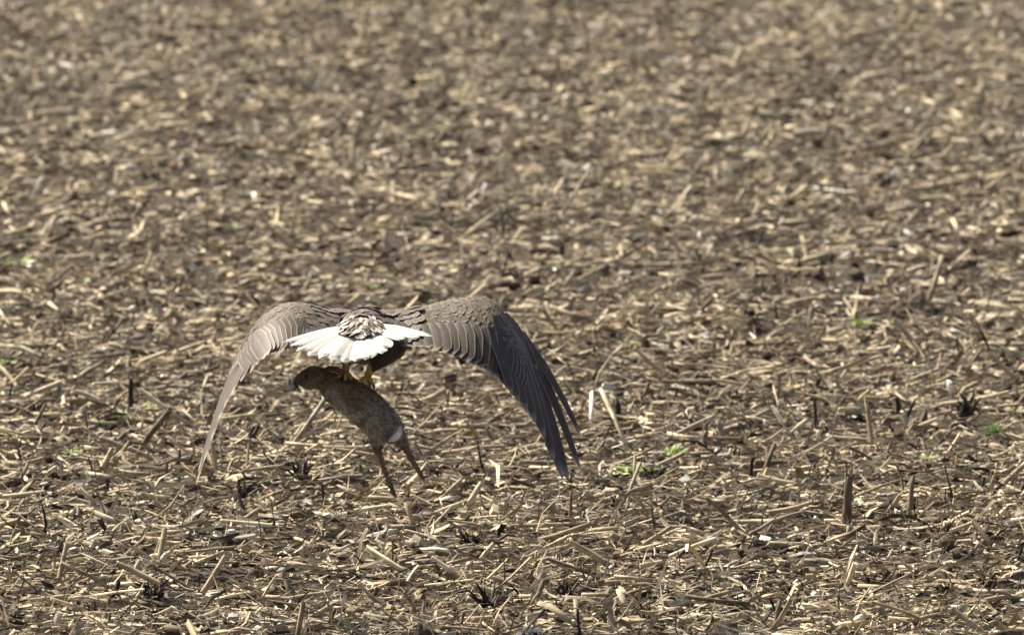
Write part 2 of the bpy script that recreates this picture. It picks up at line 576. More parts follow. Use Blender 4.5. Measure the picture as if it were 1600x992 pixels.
def stalk_mesh(name, L, r, col, nodes=1, bend=.02, split=False, seed=0):
    """a dry maize stalk along +X from 0 to L, ringed joints, splintered ends"""
    rr = random.Random(seed)
    ts = [0, .03, .12]
    for i in range(nodes):
        t = (i + .5 + rr.uniform(-.2, .2)) / max(nodes, 1)
        ts += [t - .035, t, t + .03]
    ts += [.35, .65, .88, .97, 1]
    ts = sorted(set(round(min(max(t, 0), 1), 3) for t in ts))
    nd = [(i + .5) / max(nodes, 1) for i in range(nodes)]
    k = len(ts)
    P = np.zeros((1, k, 3)); R = np.zeros((1, k))
    ph = rr.uniform(0, 6)
    for j, t in enumerate(ts):
        P[0, j] = (t * L, bend * L * math.sin(3.1 * t + ph), bend * .6 * L * math.cos(2.7 * t + ph))
        bulge = 1 + .22 * math.exp(-min(abs(t - x) for x in nd) ** 2 / .0006) if nd else 1
        R[0, j] = r * (1 - .18 * t) * bulge * rr.uniform(.95, 1.05)
    P -= P[:, :1]
    v, q, cp, ax = tubes(P, R, 7, .42 if split else .9, .02, roll=np.array([rr.uniform(0, 6.28)]))
    c = np.tile(np.array(col), (len(v), 1))
    # darker rings at the joints
    for j, t in enumerate(ts):
        if nd and min(abs(t - x) for x in nd) < .004:
            c[j * 7:(j + 1) * 7] *= .5
    me = raw_mesh(name, v, [q, cp], c, ax, smooth=[True, False])
    me.materials.append(M_STALK)
    return me


PALE = (.64, .54, .365); TAN = (.45, .36, .23); BROWN = (.20, .15, .098); GREY = (.36, .31, .235); DARK = (.034, .027, .022)
LENS = (.10, .17, .26, .38)
VAR = {}
for nm, c in (('pale', PALE), ('tan', TAN), ('brown', BROWN), ('grey', GREY), ('dark', DARK)):
    for i, l in enumerate(LENS):
        for sp in (0, 1):
            for z in range(2):
                VAR[(nm, i, sp, z)] = stalk_mesh('stalk_piece', l, .010 if not sp else .011, c, nodes=max(1, int(l / .14)) if not sp else 0,
                                                 bend=.012 + .03 * z, split=bool(sp), seed=i * 17 + sp * 5 + z * 3 + len(nm))
LAB = {
    ('pale', 0): ('pale cream round maize stalk piece lying on the litter', 'pale round stalk pieces'),
    ('tan', 0): ('tan round maize stalk piece lying on the litter', 'tan round stalk pieces'),
    ('brown', 0): ('weathered brown maize stalk piece lying on the litter', 'brown stalk pieces'),
    ('grey', 0): ('grey bleached maize stalk piece lying on the litter', 'grey stalk pieces'),
    ('dark', 0): ('blackened rotten maize stalk piece lying on the litter', 'blackened stalk pieces'),
    ('pale', 1): ('flat split strip of pale cream maize stalk', 'pale split stalk strips'),
    ('tan', 1): ('flat split strip of tan maize stalk', 'tan split stalk strips'),
    ('brown', 1): ('flat split strip of brown maize stalk', 'brown split stalk strips'),
    ('grey', 1): ('flat split strip of grey maize stalk', 'grey split stalk strips'),
    ('dark', 1): ('flat split strip of blackened maize stalk', 'blackened split stalk strips'),
}


def put_stalk(A, B, r, tone, split=0):
    """stalk from world point A to B"""
    d = B - A
    L = d.length
    i = min(range(4), key=lambda j: abs(LENS[j] - L))
    me = VAR[(tone, i, split, random.randint(0, 1))]
    o = link('split_stalk' if split else 'stalk_piece', me)
    o.location = A
    q = d.to_track_quat('X', 'Z')
    o.rotation_mode = 'QUATERNION'
    o.rotation_quaternion = q @ Quaternion((1, 0, 0), random.uniform(0, 6.28))
    o.scale = (L / LENS[i], r / .010, r / .010)
    lab, grp = LAB[(tone, split)]
    tag(o, lab, 'stalk', grp)
    return o


# the ones that stand out in the photograph: x1,y1,x2,y2, thickness in pixels, tone, split
TRACED = [
    (375, 780, 430, 789, 12, 'tan', 0), (420, 800, 492, 808, 11, 'pale', 0), (92, 905, 105, 848, 9, 'tan', 0), (4, 848, 41, 830, 7, 'pale', 0),
    (248, 878, 260, 824, 10, 'tan', 0), (316, 927, 355, 868, 10, 'tan', 0), (180, 885, 255, 915, 11, 'tan', 0), (0, 776, 70, 769, 7, 'pale', 0),
    (95, 780, 155, 793, 11, 'grey', 0), (116, 794, 158, 804, 10, 'tan', 0), (345, 812, 430, 822, 10, 'pale', 0), (147, 766, 172, 822, 6, 'brown', 1),
    (100, 932, 45, 938, 9, 'tan', 0), (290, 862, 370, 854, 5, 'tan', 0), (235, 880, 302, 922, 5, 'brown', 1), (150, 930, 225, 918, 6, 'pale', 1),
    (675, 870, 718, 900, 12, 'pale', 0), (806, 880, 892, 836, 7, 'tan', 0), (772, 822, 910, 820, 7, 'pale', 0), (890, 845, 948, 880, 11, 'tan', 1),
    (670, 826, 708, 790, 5, 'pale', 0), (735, 917, 772, 924, 9, 'pale', 0), (700, 812, 755, 822, 8, 'tan', 1), (770, 902, 803, 915, 9, 'tan', 0),
    (890, 925, 948, 926, 6, 'pale', 0), (720, 968, 770, 966, 8, 'pale', 0), (633, 832, 682, 840, 8, 'pale', 0), (636, 908, 655, 882, 7, 'pale', 1),
    (560, 912, 592, 943, 8, 'tan', 0), (690, 975, 760, 985, 5, 'tan', 1), (925, 916, 960, 900, 9, 'pale', 0), (820, 955, 900, 946, 6, 'tan', 1),
    (600, 955, 640, 985, 5, 'brown', 1), (760, 905, 792, 872, 5, 'tan', 1), (500, 802, 575, 815, 7, 'tan', 0), (440, 812, 520, 838, 5, 'brown', 1),
    (1140, 816, 1208, 817, 11, 'pale', 0), (1170, 835, 1210, 815, 7, 'grey', 0), (1185, 792, 1270, 785, 9, 'pale', 0), (1185, 737, 1240, 757, 11, 'pale', 0),
    (1100, 780, 1160, 832, 8, 'brown', 0), (1000, 885, 1035, 875, 11, 'tan', 0), (1045, 870, 1120, 842, 8, 'pale', 0), (1005, 850, 1050, 825, 9, 'tan', 0),
    (1050, 690, 1092, 687, 8, 'pale', 0), (1100, 685, 1160, 686, 9, 'brown', 0), (1250, 695, 1312, 718, 9, 'tan', 0), (985, 755, 1035, 748, 8, 'grey', 0),
    (960, 865, 988, 880, 18, 'brown', 0), (1230, 690, 1272, 674, 6, 'brown', 1), (1180, 722, 1230, 718, 9, 'brown', 0), (1290, 677, 1350, 687, 7, 'tan', 0),
    (1280, 585, 1380, 565, 8, 'pale', 0), (1300, 580, 1370, 555, 6, 'tan', 1), (1470, 632, 1575, 612, 9, 'pale', 0), (1545, 550, 1585, 590, 8, 'tan', 1),
    (1435, 666, 1466, 653, 6, 'pale', 0), (1485, 700, 1498, 682, 6, 'pale', 0), (1280, 710, 1310, 720, 10, 'tan', 0), (1295, 675, 1355, 687, 6, 'brown', 1),
    (1300, 650, 1325, 615, 6, 'dark', 1), (1287, 690, 1301, 680, 5, 'pale', 0), (1350, 620, 1390, 622, 8, 'tan', 0),
    (1362, 940, 1440, 968, 12, 'tan', 1), (1490, 945, 1540, 992, 9, 'tan', 1), (1522, 808, 1552, 855, 9, 'tan', 1), (1430, 812, 1460, 785, 5, 'tan', 0),
    (1340, 790, 1385, 788, 5, 'brown', 0), (1200, 800, 1270, 783, 9, 'tan', 0), (1200, 815, 1255, 800, 13, 'grey', 1), (1330, 940, 1420, 895, 6, 'tan', 1),
    (1205, 985, 1240, 940, 10, 'tan', 1), (1290, 967, 1315, 992, 7, 'grey', 1), (1240, 920, 1260, 905, 7, 'pale', 0), (1535, 795, 1595, 790, 6, 'pale', 1),
    (1500, 780, 1580, 776, 6, 'tan', 0), (1430, 990, 1452, 940, 4, 'pale', 1), (1485, 830, 1520, 815, 6, 'tan', 1), (1360, 855, 1405, 852, 5, 'tan', 0),
    (40, 620, 95, 595, 8, 'pale', 0), (118, 612, 155, 625, 9, 'pale', 0), (80, 611, 115, 607, 7, 'tan', 0), (0, 705, 38, 720, 10, 'tan', 0),
    (30, 645, 52, 660, 9, 'tan', 0), (155, 685, 243, 718, 8, 'grey', 0), (205, 727, 260, 735, 9, 'grey', 0), (255, 725, 320, 708, 8, 'tan', 0),
    (160, 730, 172, 700, 10, 'tan', 0), (280, 667, 298, 638, 10, 'tan', 0), (54, 664, 70, 632, 7, 'brown', 0), (72, 648, 125, 652, 8, 'brown', 0),
    (213, 638, 236, 650, 8, 'pale', 0), (225, 640, 252, 637, 6, 'tan', 0), (72, 740, 88, 728, 6, 'pale', 0), (5, 735, 70, 718, 6, 'tan', 0),
    (95, 680, 100, 666, 8, 'pale', 0), (265, 685, 295, 707, 5, 'tan', 1), (205, 572, 260, 548, 8, 'pale', 0), (280, 548, 320, 535, 6, 'pale', 0),
    (45, 525, 66, 498, 5, 'tan', 0), (160, 465, 200, 450, 6, 'pale', 0), (218, 440, 255, 490, 7, 'tan', 0), (110, 524, 150, 520, 5, 'pale', 0),
    (175, 520, 205, 520, 6, 'pale', 0), (40, 530, 100, 531, 5, 'tan', 0), (285, 405, 305, 455, 7, 'tan', 0), (88, 437, 113, 415, 7, 'brown', 0),
    (903, 438, 945, 416, 6, 'tan', 0), (1110, 423, 1170, 423, 6, 'tan', 0), (1095, 434, 1130, 430, 6, 'pale', 0), (1215, 460, 1300, 467, 7, 'pale', 0),
    (1085, 495, 1118, 494, 6, 'pale', 0), (990, 545, 1048, 592, 7, 'tan', 0), (1100, 605, 1205, 622, 7, 'pale', 0), (1070, 569, 1140, 575, 5, 'pale', 0),
    (1120, 473, 1155, 453, 4, 'tan', 0), (1172, 497, 1200, 494, 7, 'pale', 0), (925, 450, 970, 445, 5, 'tan', 0), (975, 455, 1010, 466, 5, 'tan', 0),
    (415, 352, 460, 388, 7, 'tan', 1), (1345, 470, 1420, 455, 6, 'tan', 1), (1450, 560, 1520, 548, 5, 'tan', 0), (520, 700, 585, 712, 8, 'tan', 0),
    (345, 655, 400, 648, 7, 'tan', 0), (400, 650, 470, 645, 6, 'brown', 0), (460, 668, 510, 655, 6, 'pale', 0), (690, 708, 790, 705, 8, 'tan', 0),
    (640, 640, 690, 652, 6, 'brown', 1), (700, 640, 760, 634, 7, 'tan', 0), (640, 575, 720, 578, 6, 'tan', 0), (690, 600, 725, 622, 6, 'brown', 1),
    (930, 680, 985, 668, 6, 'tan', 0), (745, 705, 800, 700, 6, 'pale', 0), (940, 560, 985, 548, 6, 'tan', 0), (380, 735, 445, 728, 6, 'tan', 0),
    (820, 495, 870, 488, 6, 'pale', 0), (800, 470, 830, 452, 5, 'tan', 0), (850, 520, 900, 515, 6, 'tan', 0), (1010, 650, 1060, 640, 6, 'tan', 0),
]
for (x1, y1, x2, y2, w, tone, sp) in TRACED:
    lo, hi = ((x1, y1), (x2, y2)) if y1 >= y2 else ((x2, y2), (x1, y1))
    A = GT(lo[0], lo[1], .05)
    Y = A.y
    A = E(lo[0], lo[1], Y)
    B = E(hi[0], hi[1], Y + min(.05, .0006 * abs(y1 - y2) * 1.5))
    put_stalk(A, B, w * KPX * Y * .5, tone, sp)

# more lengths strewn between them, nearest part of the field
cnt = 0
while cnt < 150:
    y = random.uniform(51.6, 63) if random.random() < .75 else random.uniform(63, 76)
    w = .036 * y + .1
    x = random.uniform(-w, w)
    if bare(np.array([x]), np.array([y]))[0] > .7: continue
    L = min(.36, max(.06, random.lognormvariate(-2.05, .42)))
    yaw = random.gauss(0, .7) if random.random() < .6 else random.uniform(0, 6.28)
    pt = abs(random.gauss(0, .10)) if random.random() < .9 else random.uniform(.2, .6)
    A = Vector((x, y, hz(x, y) + .04))
    B = A + Vector((math.cos(yaw) * math.cos(pt), math.sin(yaw) * math.cos(pt), math.sin(pt))) * L
    B.z = max(B.z, hz(B.x, B.y) + .04)
    tone = random.choices(('pale', 'tan', 'brown', 'grey', 'dark'), (.33, .34, .12, .16, .05))[0]
    put_stalk(A, B, random.uniform(.006, .012), tone, 1 if random.random() < .35 else 0)
    cnt += 1


# ------------------------------------------------------------------ standing stubs and root clumps
def spike_mesh(name, L, r, col, seed, bend=.15):
    rr = random.Random(seed)
    P = np.array([[[0, 0, 0], [rr.uniform(-bend, bend) * L, rr.uniform(-bend, bend) * L, .5 * L], [rr.uniform(-1, 1) * bend * L, rr.uniform(-1, 1) * bend * L, L]]])
    R = np.array([[r, r * .8, r * .3]])
    v, q, cp, ax = tubes(P, R, 4, 1, 0, roll=np.array([rr.uniform(0, 6)]))
    me = raw_mesh(name, v, [q, cp], np.tile(col, (len(v), 1)), ax, smooth=[False, False])
    me.materials.append(M_STALK)
    return me


STUB = {}
for tone, c in (('brown', BROWN), ('tan', TAN), ('dark', DARK), ('grey', GREY)):
    for z in range(3):
        rr = random.Random(z + len(tone) * 7)
        ts = [0, .1, .22, .27, .33, .6, .85, 1]
        P = np.array([[[.01 * math.sin(t * 3 + z), .008 * math.sin(t * 2 + z * 2), t] for t in ts]])
        R = np.array([[.15, .125, .105, .125, .10, .095, .09, .085]]) * 1.0
        v, q, cp, ax = tubes(P, R, 8, .85, .0, roll=np.array([rr.uniform(0, 6)]))
        v = v.reshape(8, 8, 3)
        for j in range(8):                                  # splintered top
            v[-1, j, 2] += rr.uniform(-.22, .10)
            v[-2, j, 2] += rr.uniform(-.05, .03)
        me = raw_mesh('stem', v.reshape(-1, 3), [q, cp], np.tile(c, (64, 1)), ax * np.array([.11, .12, 1]), smooth=[True, False])
        me.materials.append(M_STALK)
        STUB[(tone, z)] = me
ROOTS = {(t, z): spike_mesh('root', 1.0, .06, c, z * 3 + len(t), .18) for t, c in (('brown', BROWN), ('tan', (.5, .42, .29)), ('dark', DARK), ('grey', GREY)) for z in range(4)}


def stub(base, H, r, tilt, yaw, tone, roots=6, label=None, group=None):
    root = link('stalk_stub', None)
    root.location = base
    root.rotation_euler = (tilt * math.cos(yaw), tilt * math.sin(yaw), random.uniform(0, 6.28))
    s = link('stem', STUB[(tone, random.randint(0, 2))], parent=root)
    s.scale = (r / .1, r / .1, H)
    s.location = (0, 0, -.015)
    for i in range(roots):
        a = 6.283 * i / roots + random.uniform(-.3, .3)
        q = link('root', ROOTS[('tan' if tone == 'tan' else tone, random.randint(0, 3))], parent=root)
        q.location = (math.cos(a) * r * .8, math.sin(a) * r * .8, .03)
        q.rotation_euler = (0, math.radians(random.uniform(105, 140)), a)
        q.scale = (.03, .03, random.uniform(.04, .07))
    if label:
        for i in range(7):                                  # torn fibres at the top
            a = random.uniform(0, 6.283)
            q = link('splinter', ROOTS[(tone, random.randint(0, 3))], parent=root)
            q.location = (math.cos(a) * r * .6, math.sin(a) * r * .6, H * random.uniform(.55, .9))
            q.rotation_euler = (0, random.uniform(.05, .5), a)
            q.scale = (.035, .02, random.uniform(.025, .05))
    nm = {'brown': 'brown', 'tan': 'pale tan', 'dark': 'blackened', 'grey': 'greyish'}[tone]
    tag(root, label or nm + ' cut maize stub standing up from its roots', 'stub', group or nm + ' standing stubs')
    return root


# x, y of foot, y of top, x of top, width px, tone, label
STUBS = [
    (1322, 812, 735, 1327, 15, 'brown', 'tall shredded brown stub between the pale stalks, ragged at its foot'),
    (1325, 852, 817, 1328, 13, 'grey', 'short thick greyish stub, cut flat, below the tall shredded one'),
    (1137, 697, 652, 1124, 12, 'grey', 'greyish stub with a fan of white roots beside the green weeds'),
    (1364, 705, 628, 1356, 9, 'tan', 'slim tall pale stub leaning a little, its top split'),
    (203, 645, 590, 205, 10, 'dark', 'dark pointed stub beside the small green weeds and pale stalk'),
    (1206, 990, 940, 1216, 9, 'brown', None), (1420, 795, 748, 1425, 9, 'brown', None), (1483, 815, 780, 1490, 9, 'tan', None),
    (1456, 862, 838, 1457, 7, 'tan', None), (1585, 888, 850, 1595, 7, 'dark', None), (862, 818, 796, 866, 9, 'dark', None),
    (890, 815, 770, 892, 6, 'brown', None), (1172, 738, 712, 1175, 8, 'dark', None), (1100, 705, 655, 1103, 10, 'brown', None),
    (1075, 672, 645, 1080, 9, 'grey', None), (38, 898, 872, 38, 6, 'brown', None), (168, 965, 935, 170, 10, 'brown', None),
    (250, 800, 775, 247, 8, 'tan', None), (1312, 960, 930, 1310, 5, 'brown', None), (870, 975, 955, 872, 6, 'tan', None),
    (660, 975, 940, 662, 7, 'grey', None), (1420, 692, 680, 1418, 5, 'dark', None), (340, 735, 690, 332, 9, 'tan', None),
    (378, 700, 660, 395, 8, 'dark', None), (1275, 660, 622, 1273, 6, 'dark', None), (1215, 505, 478, 1212, 8, 'brown', None),
    (1265, 510, 478, 1268, 11, 'grey', None), (965, 655, 625, 965, 11, 'dark', None), (1052, 590, 560, 1050, 5, 'brown', None),
    (880, 402, 380, 878, 9, 'dark', None), (1245, 430, 405, 1248, 9, 'dark', None), (505, 640, 605, 500, 6, 'grey', None),
]
for (x, yb, yt, xt, w, tone, lab) in STUBS:
    b = GT(x, yb, .03)
    b.z -= .03
    s = KPX * b.y
    H = (yb - yt) * s * 1.02 + .045
    tl = math.atan2((xt - x), (yb - yt))
    stub(b, H, w * s * .5, 0.0, 0, tone, 9 if lab else 5, lab, 'single standing stubs' if lab else None).rotation_euler = (random.uniform(-.15, .15), tl, 0)
for i in range(28):
    y = random.uniform(52, 78)
    w = .036 * y
    x = random.uniform(-w, w)
    stub(Vector((x, y, hz(x, y))), random.uniform(.05, .10), random.uniform(.007, .012), random.uniform(0, .45), random.uniform(0, 6.28),
         random.choices(('brown', 'tan', 'dark', 'grey'), (.35, .25, .2, .2))[0], 4)

CROWN = []
for z in range(4):
    sv, sf = clod_shape(40 + z, 2)
    sv = sv * np.array([1, 1, .7])
    me = raw_mesh('crown', sv, [sf], np.tile((.028, .022, .018), (len(sv), 1)), sv * .05)
    me.materials.append(M_STALK)
    CROWN.append(me)


def clump(base, size, n, lab=None):
    root = link('root_clump', None)
    root.location = base
    c = link('crown', random.choice(CROWN), parent=root)
    c.scale = (size * random.uniform(.26, .42), size * random.uniform(.2, .3), size * random.uniform(.2, .32))
    c.rotation_euler = (random.uniform(-.5, .5), random.uniform(-.5, .5), random.uniform(0, 6))
    c.location = (0, 0, size * .06)
    for i in range(n):
        a = random.uniform(0, 6.283)
        q = link('root', ROOTS[(random.choices(('dark', 'brown'), (.75, .25))[0], random.randint(0, 3))], parent=root)
        t = random.uniform(.05, 1.2)
        q.location = (math.cos(a) * size * .2, math.sin(a) * size * .2, size * random.uniform(0, .15))
        q.rotation_euler = (0, t * random.uniform(.5, 1.3), a)
        q.scale = (size * random.uniform(.7, 1.7), size * random.uniform(.5, 1.0), size * random.uniform(.25, .85))
    tag(root, lab or 'black upturned root clump bristling with thin roots', 'root clump', 'black root clumps')


CLUMPS = [(1470, 835, 34), (1510, 925, 46), (1365, 915, 34), (1480, 915, 36), (845, 790, 34), (775, 765, 30), (965, 795, 30), (765, 942, 40), (240, 930, 40),
          (300, 812, 34), (735, 845, 34), (1300, 640, 28), (1510, 640, 34), (1592, 625, 36), (470, 740, 34), (60, 640, 24), (28, 815, 32), (380, 770, 32),
          (455, 605, 26), (885, 925, 30), (700, 950, 28), (1090, 665, 24), (1240, 690, 24), (590, 925, 30), (1090, 825, 26), (1545, 910, 34), (960, 905, 26),
          (1385, 285, 22), (1540, 300, 24), (720, 560, 20), (1190, 455, 20), (1020, 745, 30), (150, 960, 36), (1010, 965, 30), (1150, 950, 30), (420, 900, 30)]
for (x, y, sz) in CLUMPS:
    b = GT(x, y + 6, .035)
    clump(b, sz * KPX * b.y * random.uniform(.95, 1.35), random.randint(14, 24))

# ------------------------------------------------------------------ husk leaves, white chips, clods
HUSK = []
for z in range(8):
    rr = random.Random(60 + z)
    k = 7
    L = 1.0
    t = np.linspace(0, 1, k)
    P = np.stack([t * L, .06 * np.sin(t * 4 + z), .12 * np.sin(t * 3.1) * rr.uniform(-.3, 1)], -1)[None]
    W = (.16 * np.sin(np.pi * np.clip(t * .85 + .12, 0, 1)) * (1 + .25 * np.sin(t * 9 + z)))[None]
    v, q, ax = sheets(P, W, np.array([[0, 1.0, 0]]), np.array([rr.uniform(-.9, .9)]), 4)
    c = (TAN, PALE, GREY, (.52, .42, .28))[z % 4]
    me = raw_mesh('husk_leaf', v, [q], np.tile(c, (len(v), 1)), ax * np.array([.1, .1, 1]), smooth=[True])
    me.materials.append(M_STALK)
    HUSK.append(me)
HL = ('tan', 'pale cream', 'grey', 'buff')
HPOS = [(950, 790), (1040, 800), (885, 795), (1100, 745), (1205, 690), (1085, 895), (1255, 850), (1365, 848), (1550, 945), (1130, 850), (70, 815), (45, 800), (355, 760),
        (270, 560), (450, 700), (690, 850), (600, 790), (830, 860), (20, 560), (130, 560), (1440, 700), (1330, 750)]
for i in range(90):
    if i < len(HPOS):
        A = GT(*HPOS[i], .045)
    else:
        y = random.uniform(51.6, 66); w = .036 * y
        A = Vector((random.uniform(-w, w), y, 0))
        A.z = hz(A.x, A.y) + random.uniform(.02, .05)
    z = random.randrange(8)
    o = link('husk_leaf', HUSK[z])
    o.location = A
    s = random.uniform(.06, .15)
    o.scale = (s, s * random.uniform(.3, .65), s * random.uniform(.8, 1.8))
    o.rotation_euler = (random.gauss(0, .6), random.gauss(-.1, .3), random.uniform(0, 6.28))
    tag(o, 'curled papery %s maize leaf shred lying on the straw' % HL[z % 4], 'leaf shred', HL[z % 4] + ' leaf shreds')

CHIP = []
for z in range(5):
    sv, sf = clod_shape(80 + z, 1)
    sv = sv * np.array([1, .5, .42])
    me = raw_mesh('pith_chip', sv, [sf], np.tile((.80, .76, .66), (len(sv), 1)), sv * .02)
    me.materials.append(M_STALK)
    CHIP.append(me)
CHIPS = [(1402, 806, 20, 80), (1392, 863, 14, 60), (99, 808, 20, 80), (205, 260, 22, 5), (758, 300, 26, 85), (507, 100, 16, 70), (527, 145, 14, 80), (808, 95, 14, 80),
         (1050, 190, 14, 5), (1592, 215, 16, 80), (392, 155, 14, 20), (985, 288, 13, 10), (1095, 372, 18, 80), (1110, 387, 16, 10), (1402, 150, 12, 30), (1285, 350, 12, 50),
         (1313, 605, 18, 30), (1368, 612, 16, 20), (1485, 608, 24, 80), (1500, 560, 18, 80), (28, 448, 14, 80), (122, 478, 20, 80), (207, 481, 18, 25), (257, 438, 16, 50),
         (70, 755, 14, 20), (160, 877, 14, 5), (255, 870, 20, 60), (330, 883, 16, 20), (1495, 948, 20, 3), (1340, 965, 24, 40), (1262, 858, 10, 70), (1554, 885, 10, 20),
         (745, 778, 18, 10), (715, 830, 10, 80), (740, 925, 22, 15), (632, 953, 14, 30), (590, 945, 14, 20), (965, 780, 16, 80), (1100, 650, 14, 20), (1278, 680, 18, 80),
         (1298, 685, 22, 50), (1195, 660, 14, 60), (700, 780, 22, 10), (880, 780, 20, 20), (1250, 750, 10, 20), (1520, 755, 10, 10), (1085, 340, 16, 15), (1145, 270, 14, 70), (640, 180, 12, 10), (440, 200, 12, 40)]
for i in range(95):
    if i < len(CHIPS):
        x, y, s, a = CHIPS[i]
        A = GT(x, y, .055)
        s *= 1.15
    else:
        x, y = random.uniform(0, 1600), random.uniform(60, 980)
        s, a = random.uniform(7, 14), random.uniform(0, 90)
        A = GT(x, y, .045)
    o = link('pith_chip', random.choice(CHIP))
    sz = s * KPX * A.y * .5
    o.location = A
    o.scale = (sz, sz * .9, sz * .9)
    o.rotation_euler = (random.uniform(-.4, .4), math.radians(-a) * random.choice((-1, 1)), random.uniform(-.5, .5))
    tag(o, 'small bright white chip of stalk pith lying on the straw', 'chip', 'white pith chips')

CL = []
for z in range(6):
    sv, sf = clod_shape(120 + z, 2)
    sv = sv * np.array([1, .9, .7])
    me = raw_mesh('soil_clod', sv, [sf], smooth=[False])
    me.materials.append(M_CLOD)
    CL.append(me)
k = 0
while k < 45:
    y = random.uniform(51.6, 80); w = .036 * y
    x = random.uniform(-w, w)
    if k > 20 and bare(np.array([x]), np.array([y]))[0] < .3: continue
    o = link('soil_clod', random.choice(CL))
    s = random.uniform(.016, .042)
    o.location = (x, y, hz(x, y) + s * .45)
    o.scale = (s * random.uniform(.8, 1.4), s, s * random.uniform(.7, 1))
    o.rotation_euler = (0, 0, random.uniform(0, 6.28))
    tag(o, 'dark brown lump of soil poking out of the straw', 'soil clod', 'dark soil clods')
    k += 1


# ------------------------------------------------------------------ weeds
def weed_leaf(z, col):
    t = np.linspace(0, 1, 6)
    P = np.stack([t, .08 * np.sin(3 * t + z), .30 * t - .42 * t ** 2], -1)[None]
    W = (.17 * np.sin(np.pi * np.clip(t ** .8 * .93 + .05, 0, 1)) * (1 + .35 * np.cos(t * 26)))[None]
    v, q, ax = sheets(P, W, np.array([[0, 1.0, 0]]), np.array([.4]), 2)
    c = np.tile(col, (len(v), 1)) * np.random.default_rng(z).uniform(.8, 1.2, (len(v), 1))
    me = raw_mesh('leaf', v, [q], c, ax, smooth=[True])
    me.materials.append(M_LEAF)
    return me


LEAVES = [[weed_leaf(z, c) for z in range(3)] for c in ((.22, .31, .075), (.28, .36, .12), (.11, .18, .055))]


def weed(x, y, wpx, hpx, tone, n, label):
    b = GT(x, y, .07)
    root = link('weed', None)
    root.location = b
    s = KPX * b.y
    for i in range(n):
        o = link('leaf', random.choice(LEAVES[tone]), parent=root)
        a = 6.283 * i / n * 1.618 + random.uniform(-.3, .3)
        up = random.uniform(.15, 1.0)
        l = wpx * s * .5 * random.uniform(.5, 1)
        off = random.uniform(-.35, .35) * wpx * s
        o.location = (off, random.uniform(-.05, .05), 0)
        hgt = hpx / max(wpx * .5, 1)
        o.scale = (l * 1.05, l * 1.6, l * 1.05)
        o.rotation_euler = (random.uniform(-.3, .3), -min(1.2, up * hgt * 1.6), a)
    tag(root, label, 'weed')


WEEDS = [
    (35, 416, 56, 14, 0, 26, 'broad bright green weed tuft, the widest one on the bare dark soil'),
    (4, 410, 26, 14, 2, 12, 'darker green weed tuft next to the widest bright one'),
    (1345, 508, 40, 14, 0, 22, 'bright green weed tuft alone in the far straw'),
    (990, 738, 62, 9, 1, 26, 'flat yellow green rosette weed spread beside dark roots'),
    (1057, 709, 36, 16, 0, 20, 'mid green leafy weed under the pale stalk, beside the stub with white roots'),
    (1532, 549, 22, 8, 0, 12, 'small green seedling beside a long leaning split stalk'),
    (585, 449, 22, 7, 0, 11, 'small green seedling beyond the bird\'s back'),
    (133, 438, 20, 7, 0, 10, 'small yellow green seedling on dark soil near the wide tuft'),
    (130, 565, 18, 8, 1, 10, 'pale green seedling by a thin dead stem'),
    (12, 567, 30, 8, 1, 12, 'pale green flat weed half covered by straw'),
    (195, 652, 44, 8, 2, 16, 'dull green weed patch at the foot of the dark pointed stub'),
    (240, 635, 34, 7, 1, 12, 'light green weed behind the dark pointed stub'),
    (22, 684, 14, 8, 0, 8, 'tiny bright green seedling near thick tan stalk'),
    (115, 708, 28, 9, 1, 11, 'faint green seedling in front of a grey stalk'),
    (368, 358, 22, 8, 1, 9, 'faint green seedling far out in the blurred straw'),
    (1445, 716, 26, 8, 0, 11, 'green seedling among pale chips below the slim tall stub'),
    (860, 308, 14, 6, 0, 7, 'tiny green seedling in the far blurred straw'),
    (995, 541, 14, 6, 0, 7, 'tiny yellow green seedling at the top of a leaning tan stalk'),
    (440, 545, 14, 8, 2, 9, 'dark green seedling seen between wing and tail of the bird'),
    (440, 357, 12, 5, 1, 6, 'faint tiny seedling next to a slanting tan stalk'),
]
for wd in WEEDS:
    weed(*wd)

# round mossy plant with a hedgehog outline
b = GT(1552, 690, .05)
root = link('weed', None); root.location = b
s = KPX * b.y
for i in range(60):
    o = link('leaf', random.choice(LEAVES[2]), parent=root)
    d = Vector((random.gauss(0, 1), random.gauss(0, 1), random.uniform(-.3, 1.4))).normalized()
    o.location = Vector((0, 0, .03)) + d * .012
    o.rotation_mode = 'QUATERNION'
    o.rotation_quaternion = d.to_track_quat('X', 'Z')
    l = 20 * s * random.uniform(.7, 1.0)
    o.scale = (l, l * .55, l)
tag(root, 'round dull green mossy plant like a small ball', 'weed')

# thin dead stems
for (x0, y0, x1, y1) in [(85, 585, 99, 525), (190, 470, 180, 500), (1455, 580, 1448, 520), (940, 570, 925, 470), (905, 885, 898, 868), (93, 530, 115, 505), (1530, 690, 1545, 660)]:
    A = G(x0, y0, 0); A.z = hz(A.x, A.y)
    B = E(x1, y1, A.y + .02)
    d = B - A
    L = d.length
    me = spike_mesh('dead_stem', L, .004, (.11, .08, .055), int(x0), .04)
    o = link('dead_stem', me)
    o.location = A
    o.rotation_mode = 'QUATERNION'
    o.rotation_quaternion = d.to_track_quat('Z', 'Y')
    tag(o, 'thin dark dead stem standing up out of the straw', 'dead stem', 'thin dead stems')

#@@EAGLE@@

# ------------------------------------------------------------------ eagle
EY = 51.0                                    # distance of the bird
PX = KPX * EY                                # metres per photo pixel there
O_EAGLE = E(568, 560, EY)


def EL(px, py, d):
    """point in the eagle's own frame, d metres beyond its centre"""
    return E(px, py, EY + d) - O_EAGLE


